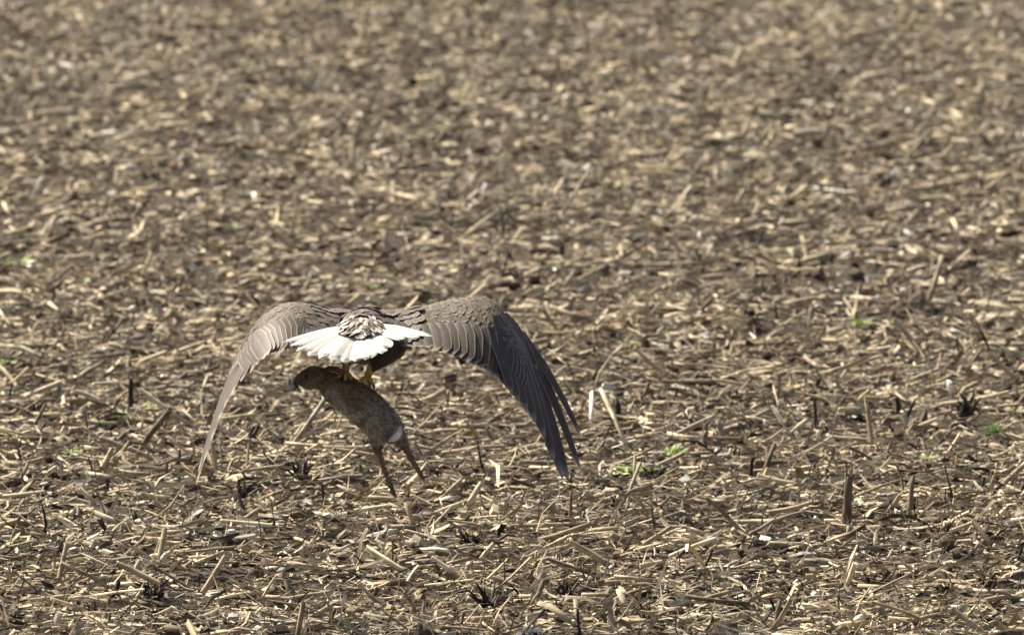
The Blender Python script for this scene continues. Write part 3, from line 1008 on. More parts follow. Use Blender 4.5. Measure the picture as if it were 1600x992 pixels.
def feather_mat(name, fringe, fr_amt, trans=0.0, streak=.35, rough=.6, shaft=.6, fw=.93, sheen=.10):
    m, nt, b = mat_new(name)
    N, Lk = nt.nodes, nt.links
    col = N.new('ShaderNodeAttribute'); col.attribute_name = 'Col'
    ax = N.new('ShaderNodeAttribute'); ax.attribute_name = 'axis'
    sx = N.new('ShaderNodeSeparateXYZ'); Lk.new(ax.outputs['Vector'], sx.inputs[0])
    au = N.new('ShaderNodeMath'); au.operation = 'ABSOLUTE'; Lk.new(sx.outputs[0], au.inputs[0])
    # slanting barbs
    sl = N.new('ShaderNodeMath'); sl.operation = 'MULTIPLY_ADD'; Lk.new(au.outputs[0], sl.inputs[0]); sl.inputs[1].default_value = -.25
    Lk.new(sx.outputs[1], sl.inputs[2])
    cb = N.new('ShaderNodeCombineXYZ'); Lk.new(au.outputs[0], cb.inputs[0]); Lk.new(sl.outputs[0], cb.inputs[1]); Lk.new(sx.outputs[2], cb.inputs[2])
    mp = N.new('ShaderNodeMapping'); mp.inputs['Scale'].default_value = (2.0, 46, 3); Lk.new(cb.outputs[0], mp.inputs[0])
    n1 = N.new('ShaderNodeTexNoise'); n1.inputs['Scale'].default_value = 1; n1.inputs['Detail'].default_value = 3
    Lk.new(mp.outputs[0], n1.inputs['Vector'])
    mp2 = N.new('ShaderNodeMapping'); mp2.inputs['Scale'].default_value = (2.5, 3.5, 3); Lk.new(ax.outputs['Vector'], mp2.inputs[0])
    n2 = N.new('ShaderNodeTexNoise'); n2.inputs['Scale'].default_value = 1; n2.inputs['Detail'].default_value = 3
    Lk.new(mp2.outputs[0], n2.inputs['Vector'])
    r1 = N.new('ShaderNodeMapRange'); r1.inputs[1].default_value = .3; r1.inputs[2].default_value = .7
    r1.inputs[3].default_value = 1 - streak; r1.inputs[4].default_value = 1 + streak * .5
    Lk.new(n1.outputs['Fac'], r1.inputs[0])
    r2 = N.new('ShaderNodeMapRange'); r2.inputs[1].default_value = .3; r2.inputs[2].default_value = .7
    r2.inputs[3].default_value = 1 - streak * .8; r2.inputs[4].default_value = 1 + streak * .5
    Lk.new(n2.outputs['Fac'], r2.inputs[0])
    mu = N.new('ShaderNodeMath'); mu.operation = 'MULTIPLY'; Lk.new(r1.outputs[0], mu.inputs[0]); Lk.new(r2.outputs[0], mu.inputs[1])
    # darker shaft line
    sh = N.new('ShaderNodeMapRange'); sh.inputs[1].default_value = .0; sh.inputs[2].default_value = .10
    sh.inputs[3].default_value = shaft; sh.inputs[4].default_value = 1
    Lk.new(au.outputs[0], sh.inputs[0])
    mu2 = N.new('ShaderNodeMath'); mu2.operation = 'MULTIPLY'; Lk.new(mu.outputs[0], mu2.inputs[0]); Lk.new(sh.outputs[0], mu2.inputs[1])
    vs = N.new('ShaderNodeVectorMath'); vs.operation = 'SCALE'; Lk.new(col.outputs['Color'], vs.inputs[0]); Lk.new(mu2.outputs[0], vs.inputs['Scale'])
    # fringe towards the edge and the tip, pale, darker on the tail
    ed = N.new('ShaderNodeMath'); ed.operation = 'MAXIMUM'
    tp = N.new('ShaderNodeMath'); tp.operation = 'POWER'; Lk.new(sx.outputs[1], tp.inputs[0]); tp.inputs[1].default_value = 1.6
    Lk.new(au.outputs[0], ed.inputs[0]); Lk.new(tp.outputs[0], ed.inputs[1])
    ad = N.new('ShaderNodeMath'); ad.operation = 'MULTIPLY_ADD'; Lk.new(n1.outputs['Fac'], ad.inputs[0]); ad.inputs[1].default_value = .14; Lk.new(ed.outputs[0], ad.inputs[2])
    fr = N.new('ShaderNodeMapRange'); fr.inputs[1].default_value = fw; fr.inputs[2].default_value = fw + .1
    b.inputs['Sheen Weight'].default_value = sheen; b.inputs['Sheen Roughness'].default_value = .35; b.inputs['Sheen Tint'].default_value = (1, .93, .82, 1)
    fr.inputs[3].default_value = 0; fr.inputs[4].default_value = fr_amt
    Lk.new(ad.outputs[0], fr.inputs[0])
    mx = N.new('ShaderNodeMix'); mx.data_type = 'RGBA'
    Lk.new(fr.outputs[0], mx.inputs['Factor']); Lk.new(vs.outputs[0], mx.inputs['A']); mx.inputs['B'].default_value = (*fringe, 1)
    Lk.new(mx.outputs['Result'], b.inputs['Base Color'])
    b.inputs['Roughness'].default_value = rough
    b.inputs['Specular IOR Level'].default_value = .22
    bp = N.new('ShaderNodeBump'); bp.inputs['Strength'].default_value = .35; bp.inputs['Distance'].default_value = .002
    Lk.new(n1.outputs['Fac'], bp.inputs['Height']); Lk.new(bp.outputs[0], b.inputs['Normal'])
    if trans:
        tr = N.new('ShaderNodeBsdfTranslucent'); Lk.new(mx.outputs['Result'], tr.inputs['Color'])
        ms = N.new('ShaderNodeMixShader'); ms.inputs[0].default_value = trans
        Lk.new(b.outputs[0], ms.inputs[1]); Lk.new(tr.outputs[0], ms.inputs[2])
        Lk.new(ms.outputs[0], N['Material Output'].inputs['Surface'])
    return m


M_FLIGHT = feather_mat('flight_feather', (.27, .24, .20), .75, rough=.55, streak=.35, fw=.90)
M_COVERT = feather_mat('covert_feather', (.27, .22, .16), .6, streak=.55, fw=.86)
M_COVERT2 = feather_mat('small_covert', (.25, .21, .165), .25, streak=.6, fw=.86)
M_TAIL = feather_mat('tail_feather', (.36, .33, .28), .45, trans=.08, streak=.14, shaft=.8, fw=.95, sheen=0)  # darker fringe draws the thin lines separating the feathers
M_RUMP = feather_mat('rump_feather', (.50, .44, .35), .5, streak=.4, sheen=0)


def plain_mat(name, rough=.6, spec=.3, nscale=60, amt=.35):
    m, nt, b = mat_new(name)
    N, Lk = nt.nodes, nt.links
    col = N.new('ShaderNodeAttribute'); col.attribute_name = 'Col'
    g = N.new('ShaderNodeTexCoord')
    n1 = N.new('ShaderNodeTexNoise'); n1.inputs['Scale'].default_value = nscale; n1.inputs['Detail'].default_value = 5
    Lk.new(g.outputs['Object'], n1.inputs['Vector'])
    r1 = N.new('ShaderNodeMapRange'); r1.inputs[1].default_value = .3; r1.inputs[2].default_value = .7
    r1.inputs[3].default_value = 1 - amt; r1.inputs[4].default_value = 1 + amt
    Lk.new(n1.outputs['Fac'], r1.inputs[0])
    vs = N.new('ShaderNodeVectorMath'); vs.operation = 'SCALE'; Lk.new(col.outputs['Color'], vs.inputs[0]); Lk.new(r1.outputs[0], vs.inputs['Scale'])
    Lk.new(vs.outputs[0], b.inputs['Base Color'])
    bp = N.new('ShaderNodeBump'); bp.inputs['Strength'].default_value = .4; bp.inputs['Distance'].default_value = .004
    Lk.new(n1.outputs['Fac'], bp.inputs['Height']); Lk.new(bp.outputs[0], b.inputs['Normal'])
    b.inputs['Roughness'].default_value = rough
    b.inputs['Specular IOR Level'].default_value = spec
    return m


M_BODY = plain_mat('bird_body')
M_FOOT = plain_mat('bird_foot', .5, .4, 150, .3)
M_TALON = plain_mat('talon', .3, .5, 100, .1)
M_FUR = plain_mat('fur', .8, .15, 110, .4)


def feather(name, parent, P0, P1, N0, width, mat, col, bend=.0, roll=0.0, rows=8, ragged=0.0, taper=.25, sweep=0.0, blunt=.80, soft=None):
    """one feather blade from base P0 to tip P1 lying on normal N0, arched, keeled along the shaft"""
    T = (P1 - P0); L = T.length; T = T / L
    S = T.cross(N0).normalized()
    Nn = S.cross(T).normalized()
    S2 = S * math.cos(roll) + Nn * math.sin(roll)
    N2 = S2.cross(T).normalized()
    us = (-1.0, -.55, 0.0, .55, 1.0) if not ragged else (-1.0, -.75, -.5, -.25, 0.0, .25, .5, .75, 1.0)
    V, A = [], []
    sd = random.uniform(0, 50)
    for i in range(rows):
        v = i / (rows - 1)
        vv = 1 - (1 - v) ** 1.25
        c = P0 + T * (L * vv) + N2 * (bend * L * 4 * vv * (1 - vv)) + S2 * (sweep * L * vv * vv)
        w = width * .5 * (.45 + .55 * min(1, vv / .3))
        w *= 1 - taper * max(0, (vv - .35) / .65)
        if vv > blunt:
            w *= math.sqrt(max(.02, 1 - ((vv - blunt) / (1 - blunt)) ** 2.2))
        for u in us:
            rg = 0
            if ragged and v > .78:
                rg = random.uniform(-ragged, ragged * .3) * L * (v - .7)
            p = c + S2 * (w * u) - N2 * (abs(u) ** 1.5 * w * .14) + T * (rg - (abs(u) * w * .25))
            V.append(p); A.append((u, vv, sd))
    F = []
    m = len(us)
    for i in range(rows - 1):
        for j in range(m - 1):
            a = i * m + j
            F.append((a, a + 1, a + m + 1, a + m))
    tone = random.uniform(.82, 1.18)
    cv_ = np.tile(np.array(col) * tone, (len(V), 1))
    if name == 'tail_feather':                       # dusky flecks near the worn tips
        for q_ in range(len(V)):
            if A[q_][1] > .84 and random.random() < .28: cv_[q_] *= .22
    me = raw_mesh(name, [tuple(p) for p in V], [F], cv_, A, smooth=[True])
    if soft is not None:                              # downy edge: the blade shades with the surface it lies on
        me.normals_split_custom_set_from_vertices([tuple((soft * .72 + v_.normal * (.28 if v_.normal.dot(soft) > 0 else -.28)).normalized()) for v_ in me.vertices])
    me.materials.append(mat)
    o = bpy.data.objects.new(name, me)
    COL.objects.link(o)
    o.parent = parent
    return o


def blob_mesh(name, chains, voxel, smooth_it=6, colour=None):
    """one continuous skin around chains of (point, radius)"""
    bm = bmesh.new()
    for ch in chains:
        for (a, ra), (b, rb) in zip(ch[:-1], ch[1:]):
            n = max(2, int((b - a).length / (min(ra, rb) * .35)) + 1)
            for i in range(n + 1):
                t = i / n
                c = a.lerp(b, t); r_ = ra + (rb - ra) * t
                bmesh.ops.create_icosphere(bm, subdivisions=2, radius=r_, matrix=Matrix.Translation(c))
    me = bpy.data.meshes.new(name + '_raw')
    bm.to_mesh(me); bm.free()
    o = bpy.data.objects.new(name + '_raw', me)
    COL.objects.link(o)
    md = o.modifiers.new('r', 'REMESH'); md.mode = 'VOXEL'; md.voxel_size = voxel
    ms = o.modifiers.new('s', 'SMOOTH'); ms.iterations = smooth_it; ms.factor = .5
    dg = bpy.context.evaluated_depsgraph_get()
    out = bpy.data.meshes.new_from_object(o.evaluated_get(dg))
    out.name = name
    bpy.data.objects.remove(o); bpy.data.meshes.remove(me)
    out.polygons.foreach_set('use_smooth', np.ones(len(out.polygons), bool))
    if colour is not None:
        a = out.color_attributes.new('Col', 'FLOAT_COLOR', 'POINT')
        cs = np.ones((len(out.vertices), 4), np.float32)
        for i, vv in enumerate(out.vertices):
            cs[i, :3] = colour(vv.co)
        a.data.foreach_set('color', cs.ravel())
    return out


eagle = link('eagle', None)
eagle.location = O_EAGLE
tag(eagle, 'big brown eagle with a white fanned tail flying off with a hare', 'eagle')

# body: rump, back, shoulders, neck, head, thighs - one skin
chain_body = [(EL(566, 520, -.10), .045), (EL(567, 524, -.02), .075), (EL(568, 527, .10), .098), (EL(569, 528, .24), .102), (EL(570, 524, .36), .085),
              (EL(571, 516, .46), .058), (EL(572, 512, .55), .046), (EL(572, 514, .60), .038)]
chain_beak = [(EL(572, 514, .60), .03), (EL(572, 517, .645), .018), (EL(572, 523, .665), .007)]
chain_sh_r = [(EL(570, 516, .22), .07), (EL(606, 511, .18), .052), (EL(640, 503, .18), .034)]
chain_sh_l = [(EL(568, 516, .22), .07), (EL(530, 510, .18), .052), (EL(498, 502, .18), .034)]
chain_th_r = [(EL(606, 530, .06), .070), (EL(612, 542, .02), .055), (EL(596, 560, -.02), .036), (EL(583, 574, -.03), .019), (EL(579, 579, -.03), .014)]
chain_th_l = [(EL(548, 536, .06), .066), (EL(545, 552, .02), .042), (EL(541, 566, .0), .020), (EL(540, 571, .0), .013)]
chain_fl_r = [(EL(600, 522, .06), .06), (EL(630, 528, .05), .044), (EL(652, 530, .05), .02)]


def sm(a, b, x):
    t = min(max((x - a) / (b - a), 0), 1)
    return t * t * (3 - 2 * t)


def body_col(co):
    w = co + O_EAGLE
    top = sm(-.02, .05, co.z - (EL(568, 540, 0)).z)  # underside darker: its shade is painted into the body colour
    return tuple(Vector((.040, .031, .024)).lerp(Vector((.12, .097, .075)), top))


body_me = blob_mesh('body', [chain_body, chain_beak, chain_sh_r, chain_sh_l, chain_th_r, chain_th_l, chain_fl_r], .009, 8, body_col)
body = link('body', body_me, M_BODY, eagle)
BV = BVHTree.FromPolygons([v.co.copy() for v in body_me.vertices], [tuple(p.vertices) for p in body_me.polygons])

# ---------------------------------------------------------------- wings


def interp(pts, u):
    """Catmull-Rom through a list of Vectors"""
    n = len(pts) - 1
    x = min(max(u, 0), 1) * n
    i = min(int(x), n - 1)
    t = x - i
    p0 = pts[max(i - 1, 0)]; p1 = pts[i]; p2 = pts[i + 1]; p3 = pts[min(i + 2, n)]
    return .5 * ((2 * p1) + (p2 - p0) * t + (2 * p0 - 5 * p1 + 4 * p2 - p3) * t * t + (3 * p1 - p0 - 3 * p2 + p3) * t ** 3)


def build_wing(LEp, TEp, prim, outward, grey, pcov, dorsal_hint):
    LE = [EL(*a) for a in LEp]; TE = [EL(*a) for a in TEp]

    def nrm(u):
        a = interp(LE, max(u - .02, 0)); b = interp(LE, min(u + .02, 1))
        c = interp(TE, u) - interp(LE, u)
        n = (b - a).cross(c).normalized()
        if n.dot(dorsal_hint) < 0: n = -n
        return n

    def S(u, v, h=0.0):
        l = interp(LE, u); t = interp(TE, u)
        n = nrm(u)
        ch = (t - l).length
        vc = min(max(v, 0), 1)
        camber = (.06 + .07 * min(1, u * 2)) * ch * (4 * vc * (1 - vc)) ** .8 * (1 - .35 * vc)
        return l.lerp(t, v) + n * (camber + h)

    # the arm and its skin: a closed slender aerofoil
    nu, nv = 22, 10
    V = []
    top, bot = {}, {}
    for i in range(nu):
        u = i / (nu - 1)
        for j in range(nv):
            v = .80 * (j / (nv - 1))
            th = .026 * v ** .5 * (1 - v) ** .8 * (1 - .7 * u) + .0006
            top[i, j] = len(V); V.append(S(u, v, -.004))
            bot[i, j] = len(V); V.append(S(u, v, -.006 - 1.6 * th))
    F = []
    for i in range(nu - 1):
        for j in range(nv - 1):
            F.append((top[i, j], top[i + 1, j], top[i + 1, j + 1], top[i, j + 1]))
            F.append((bot[i, j], bot[i, j + 1], bot[i + 1, j + 1], bot[i + 1, j]))
        F.append((top[i, 0], bot[i, 0], bot[i + 1, 0], top[i + 1, 0]))
        F.append((top[i, nv - 1], top[i + 1, nv - 1], bot[i + 1, nv - 1], bot[i, nv - 1]))
    for j in range(nv - 1):
        F.append((top[0, j], top[0, j + 1], bot[0, j + 1], bot[0, j]))
        F.append((top[nu - 1, j], bot[nu - 1, j], bot[nu - 1, j + 1], top[nu - 1, j + 1]))
    me = raw_mesh('wing', [tuple(p) for p in V], [F], np.tile((.085, .068, .052), (len(V), 1)), smooth=[True])
    wing = link('wing', me, M_BODY, eagle)
    sg = outward                                    # +1 right wing, -1 left wing
    dark = Vector((.064, .051, .037))
    # primaries
    m1 = (EL(*prim[0][0]) + EL(*prim[0][1])) * .5
    m2 = (EL(*prim[-1][0]) + EL(*prim[-1][1])) * .5
    dm = EL(*prim[5][1]) - EL(*prim[5][0])
    hn = (m2 - m1).cross(dm).normalized()
    if hn.dot(dorsal_hint) < 0: hn = -hn
    for i, (b, t, w) in enumerate(prim):
        P0, P1 = EL(*b), EL(*t)
        n = hn
        feather('primary_feather', wing, P0 + n * (.002 * i), P1, n, w, M_FLIGHT, dark * random.uniform(.85, 1.1), bend=.03, roll=-.10 * sg, rows=12, taper=.38, sweep=0, soft=(nrm(.8) * (1 - i / 11) + hn * (.35 + i / 9)).normalized())
    # secondaries
    ns = 20
    for i in range(ns):
        u = .04 + .92 * i / (ns - 1)
        n = nrm(u)
        P0 = S(u + .012, .58, .004)
        P1 = S(min(u + .03, .99), 1.03 + random.uniform(-.015, .015), .0)
        feather('secondary_feather', wing, P0, P1, n, .062, M_FLIGHT, dark * random.uniform(.95, 1.2), bend=.02, roll=-.12 * sg, taper=.12)
    # rows of coverts: first the greater ones, then smaller overlapping scales
    rows = [(.46, .80, 18, .052, .006), (.38, .68, 23, .042, .007), (.31, .58, 27, .036, .008), (.25, .49, 30, .031, .0085), (.19, .41, 33, .027, .009), (.13, .33, 34, .024, .009), (.08, .26, 34, .022, .009), (.04, .19, 34, .021, .0085), (.0, .13, 32, .020, .008)]
    for ri, (v0, v1, nn, w, h) in enumerate(rows):
        for i in range(nn):
            u = .02 + .92 * (i + .5 * (ri % 2) + random.uniform(-.22, .22) * min(ri, 2)) / nn
            u = max(u, .005)
            n = nrm(u)
            P0 = S(u + .006, max(v0, 0), h - .007)
            P1 = S(min(u + .024, .99), v1 + random.uniform(-.035, .03), h - .0085 + random.uniform(0, .003))
            b = Vector((.076, .061, .045)).lerp(Vector((.20, .162, .118)), min(1, max(0, .16 * (ri - 1.5)) * random.uniform(.4, 1.6)))
            feather('covert_feather', wing, P0, P1, n, w * random.uniform(.85, 1.15), M_COVERT2 if (ri >= 5 and random.random() < .8) or random.random() < .15 else M_COVERT, b, bend=.008, roll=-.02 * sg + random.uniform(-.03, .03), rows=6, taper=.25, soft=n)
    # primary coverts and the thumb feathers along the hand
    for (b, t, w) in pcov:
        n = (nrm(.9) + hn).normalized()
        feather('primary_covert', wing, EL(*b) + n * .014, EL(*t) + n * .012, n, w, M_FLIGHT, dark * random.uniform(1.0, 1.35), bend=.03, roll=-.1 * sg, taper=.35)
    return me


R_LE = [(590, 495, .17), (620, 490, .20), (655, 480, .24), (695, 470, .27), (735, 464, .28), (764, 468, .28), (784, 488, .27), (803, 516, .25), (822, 545, .23)]
R_TE = [(622, 540, -.03), (640, 540, -.07), (668, 541, -.11), (700, 549, -.14), (730, 562, -.16), (757, 575, -.16), (778, 588, -.16), (793, 604, -.13), (803, 618, -.11)]
R_PR = [((768, 512, .02), (800, 615, -.12), 0.075), ((774, 512, .04), (810, 628, -.10), 0.078), ((780, 512, .06), (823, 643, -.07), 0.080), ((785, 512, .08), (837, 660, -.04), 0.082),
        ((790, 514, .10), (852, 686, -.01), 0.084), ((795, 514, .12), (867, 722, .02), 0.082), ((799, 514, .15), (879, 747, .05), .084), ((803, 516, .17), (889, 753, .08), .074),
        ((807, 518, .20), (907, 733, .12), .060), ((811, 522, .22), (907, 678, .16), .050)]
R_PC = [((770, 496, .08), (789, 556, .0), 0.061), ((776, 497, .10), (800, 566, .03), 0.061), ((781, 498, .13), (810, 572, .06), 0.057), ((786, 499, .15), (819, 578, .09), 0.054),
        ((791, 500, .18), (828, 580, .12), 0.051), ((795, 500, .20), (836, 580, .15), 0.046), ((786, 492, .24), (820, 548, .19), 0.049), ((790, 496, .25), (838, 572, .20), 0.041)]
R_LE = [(a, b, .06 + (d - .06) * .72) for a, b, d in R_LE]; R_TE = [(a, b, .06 + (d - .06) * .72) for a, b, d in R_TE]
WR = build_wing(R_LE, R_TE, R_PR, 1, 0.0, R_PC, Vector((.4, -.4, .8)))
L_LE = [(552, 495, .17), (525, 490, .20), (498, 481, .23), (470, 474, .25), (446, 477, .27), (426, 489, .28), (412, 505, .28), (399, 524, .27), (388, 540, .26)]
L_TE = [(522, 540, -.03), (505, 540, -.07), (485, 540, -.10), (465, 541, -.12), (447, 543, -.14), (432, 547, -.15), (418, 553, -.18), (404, 566, -.16), (392, 578, -.14)]
L_PR = [((424, 516, .04), (391, 582, -.17), .080), ((419, 517, .06), (376, 596, -.17), .074), ((412, 519, .08), (362, 614, -.16), .064), ((409, 521, .10), (350, 636, -.13), .060),
        ((406, 523, .13), (340, 658, -.10), .058), ((403, 525, .16), (329, 688, -.05), .056), ((400, 527, .19), (318, 722, .0), .052), ((397, 529, .23), (306, 758, .06), .050),
        ((394, 531, .27), (309, 738, .13), .048), ((391, 533, .30), (321, 697, .20), .040)]
L_PC = [((420, 503, .08), (393, 556, -.02), 0.061), ((416, 506, .10), (385, 562, .0), 0.061), ((412, 509, .13), (378, 568, .04), 0.057), ((408, 512, .16), (372, 573, .08), 0.054),
        ((404, 515, .19), (366, 580, .12), 0.049), ((400, 518, .22), (362, 588, .16), 0.046), ((405, 512, .26), (372, 563, .20), 0.043)]
WL = build_wing(L_LE, L_TE, L_PR, -1, 0.35, L_PC, Vector((-.4, -.4, .8)))

# ---------------------------------------------------------------- tail
tail_me = blob_mesh('tail', [[(EL(567, 514, -.03), .035), (EL(566, 519, -.12), .028), (EL(564, 526, -.16), .016)],
                             [(EL(548, 517, -.10), .018), (EL(566, 519, -.12), .022), (EL(586, 516, -.10), .018)]], .007, 4, lambda c: (.5, .46, .4))
tail = link('tail', tail_me, M_BODY, eagle)
tips = [(440, 535, -.22), (452, 541, -.24), (463, 549, -.26), (480, 557, -.28), (499, 561, -.30), (518, 564, -.32), (538, 568, -.33), (558, 564, -.33), (578, 559, -.32),
        (597, 553, -.30), (610, 543, -.27), (634, 531, -.25), (655, 527, -.23), (675, 525, -.22)]
bases = [(544, 511, -.09), (546, 513, -.10), (549, 514, -.105), (552, 515, -.11), (556, 516, -.115), (560, 516, -.12), (564, 517, -.12), (568, 517, -.12), (572, 516, -.12),
         (576, 515, -.115), (580, 514, -.11), (584, 513, -.105), (587, 511, -.10), (590, 509, -.09)]
ntail = Vector((0, -.42, .9)).normalized()
for i, (b, t) in enumerate(zip(bases, tips)):
    k = abs(i - 6.5) / 6.5
    feather('tail_feather', tail, EL(*b) + ntail * (.004 + .0012 * (i % 2)), EL(*t), ntail, .088 - .046 * k, M_TAIL, (.60, .58, .53), bend=.03 - .02 * k,
            roll=(.09 if i < 7 else -.09), rows=16, ragged=.22, taper=.0 + .45 * k, blunt=.92 - .25 * k)
# mottled coverts heaped over the tail root
for rr_, (yt, half, n, w, dep) in enumerate([(531, 30, 6, .050, -.205), (528, 36, 10, .038, -.198), (525, 39, 12, .032, -.188), (521, 39, 13, .028, -.174), (517, 37, 13, .026, -.158), (513, 33, 12, .024, -.140), (509, 28, 11, .022, -.120), (506, 22, 9, .022, -.100)]):
    for i in range(n):
        a = ((i + .25 + .5 * (rr_ % 2)) / n) * 2 - 1 + random.uniform(-.08, .08)
        px = 565 + a * half
        dy = -6 * a * a + random.uniform(-2, 2)
        P1 = EL(px, yt + dy, dep + .03 * a * a)
        P0 = EL(565 + a * half * .72, yt + dy * .4 - 10, dep + .05 + .03 * a * a)
        white = random.random() < (.58 if rr_ < 3 else .40)
        c = (.58, .55, .48) if white else random.choice(((.17, .13, .095), (.24, .19, .14), (.09, .07, .052), (.05, .042, .035)))
        n_ = (ntail + Vector((a * .5, 0, 0))).normalized()
        feather('rump_feather', tail, P0 + n_ * .004, P1 + n_ * .006, n_, w * random.uniform(.7, 1.05), M_RUMP, c, bend=.06, roll=random.uniform(-.2, .2), rows=7, ragged=.22, taper=.35)

# back and shoulder feathers lying over body and wing roots
allv, allf = [], []
for m_ in (body_me, WR, WL):
    o_ = len(allv)
    allv += [v.co.copy() for v in m_.vertices]
    allf += [tuple(i_ + o_ for i_ in p.vertices) for p in m_.polygons]
BVA = BVHTree.FromPolygons(allv, allf)
c0 = EL(568, 500, 0)
for r_ in range(9):
    dep = -.03 + .034 * r_
    nn = 17
    for i in range(nn):
        x = (i - (nn - 1) / 2 + .5 * (r_ % 2) + random.uniform(-.25, .25)) / nn * .40
        hit = BVA.ray_cast(Vector((c0.x + x, c0.y + dep, c0.z + .5)), Vector((0, 0, -1)))
        if hit[0] is None: continue
        n = hit[1] if hit[1].z > 0 else -hit[1]
        if n.z < .5 or n.y > .2: continue
        dirn = Vector((x * 1.2, -1, 0)); dirn = (dirn - n * dirn.dot(n)).normalized()
        l = random.uniform(.05, .07)
        P1 = hit[0] + n * (.010 + .001 * r_) + dirn * l * .6
        P0 = hit[0] + n * (.004 + .001 * r_) - dirn * l * .4
        g = random.uniform(.7, 1.35)
        feather('back_feather', body, P0, P1, n, random.uniform(.034, .046), M_COVERT2, (.125 * g, .104 * g, .083 * g), bend=.05, roll=random.uniform(-.15, .15), rows=6, taper=.2, soft=n)

# ---------------------------------------------------------------- feet gripping the hare
YEL = (.36, .25, .06)


def foot(ankle_top, ankle, toes, rear):
    legm = blob_mesh('leg', [[(ankle_top, .016), (ankle, .014)]], .004, 3, lambda c: YEL)
    leg = link('leg', legm, M_FOOT, eagle)
    for (kn, tip, tal) in toes + [rear]:
        tm = blob_mesh('toe', [[(ankle, .011), (kn, .0085), (tip, .006)]], .0032, 3, lambda c: YEL)
        toe = link('toe', tm, M_FOOT, leg)
        v, q, cp, ax = tubes(np.array([[list(tip), list(tip.lerp(tal, .55) + (tip - kn).normalized() * .004), list(tal)]]), np.array([[.0055, .0042, .0008]]), 6)
        tme = raw_mesh('talon', v, [q, cp], np.tile((.02, .018, .016), (len(v), 1)), ax, smooth=[True, False])
        link('talon', tme, M_TALON, leg)


foot(EL(580, 574, -.03), EL(574, 590, -.02),
     [(EL(566, 592, -.05), EL(560, 597, -.066), EL(560, 604, -.072)), (EL(572, 594, -.056), EL(572, 601, -.072), EL(573, 608, -.074)), (EL(579, 594, -.045), EL(583, 601, -.058), EL(585, 608, -.056))],
     (EL(575, 592, .01), EL(577, 598, .03), EL(577, 607, .035)))
foot(EL(541, 566, .0), EL(540, 582, -.01),
     [(EL(533, 584, -.035), EL(529, 590, -.048), EL(529, 597, -.05)), (EL(540, 587, -.042), EL(540, 594, -.054), EL(541, 600, -.055)), (EL(546, 586, -.03), EL(549, 593, -.045), EL(550, 600, -.045))],
     (EL(540, 584, .02), EL(539, 590, .035), EL(538, 598, .04)))

# ------------------------------------------------------------------ hare hanging from the talons
O_HARE = E(617, 776, EY)


def HL_(px, py, d):
    return E(px, py, EY + d) - O_HARE


hare = link('hare', None)
hare.location = O_HARE
tag(hare, 'limp brown hare with dangling hind legs held in the eagle\'s talons', 'hare')


def hc(pts):
    return [(HL_(a, b, d), r_ * PX) for (a, b, d, r_) in pts]


hare_chains = [
    hc([(466, 592, .0, 5.5), (471, 592, .0, 9.0), (478, 590, .0, 13), (488, 588, .0, 16.5), (498, 589, .0, 15.5), (508, 594, .0, 14.5), (521, 604, .0, 21), (539, 613, .0, 26), (556, 625, .0, 28), (572, 638, .0, 29),
        (587, 651, .0, 27), (600, 663, .0, 24), (609, 673, .0, 17)]),
    hc([(481, 597, -.018, 9), (489, 597, -.02, 8)]),
    hc([(588, 664, -.04, 20), (590, 682, -.045, 13), (588, 697, -.045, 7.2), (594, 716, -.04, 4.6), (604, 744, -.04, 3.9), (612, 764, -.045, 3.9), (617, 774, -.055, 3.2)]),
    hc([(606, 664, .04, 20), (619, 679, .045, 12), (628, 691, .045, 6.0), (641, 714, .04, 4.4), (651, 731, .04, 3.9), (659, 744, .035, 3.7), (662, 748, .03, 3.0)]),
    hc([(538, 618, -.03, 14), (533, 632, -.03, 8), (538, 642, -.03, 5), (548, 646, -.035, 4.5)]),
    hc([(538, 618, .03, 14), (535, 632, .03, 8), (541, 643, .03, 5), (551, 650, .035, 4.5)]),
]
TAILP = HL_(620, 678, -.02)


def hare_col(co):
    w = co + O_HARE
    px = (w.x / (KPX * w.y)) + 800
    z = (CAM_H - w.z) / w.y
    py = 496 + (math.tan(math.atan(z) - PITCH)) / KPX
    c = Vector((.25, .18, .112))                                     # brown back
    # belly side: lower left of the body axis is paler, rim light painted in
    ax = (px - 520) * .70 - (py - 598) * .71                            # >0 towards the back
    along = (px - 520) * .71 + (py - 598) * .70
    if along > 0 and py < 695:
        c = c.lerp(Vector((.60, .53, .42)), sm(2, -20, ax) * .85)
        c = c.lerp(Vector((.44, .385, .29)), sm(30, 90, along) * .8)  # greyish rump, with bounce light on the flank painted into the colour
    if py > 688:
        c = c.lerp(Vector((.235, .165, .105)), sm(692, 710, py))         # rufous feet
        c = c.lerp(Vector((.13, .085, .05)), sm(735, 765, py) * .6)
    if px < 505 and py > 594:
        c = c.lerp(Vector((.30, .23, .16)), sm(596, 603, py) * .6)
    d = (co - TAILP).length
    c = c.lerp(Vector((.78, .74, .66)), 1 - sm(.020, .034, d))
    return tuple(c)


hare_me = blob_mesh('body', hare_chains, .0055, 7, hare_col)
hbody = link('body', hare_me, M_FUR, hare)


def small_blob(name, chain, colr, mat, parent, voxel=.004):
    me = blob_mesh(name, [chain], voxel, 4, lambda c: colr)
    return link(name, me, mat, parent)


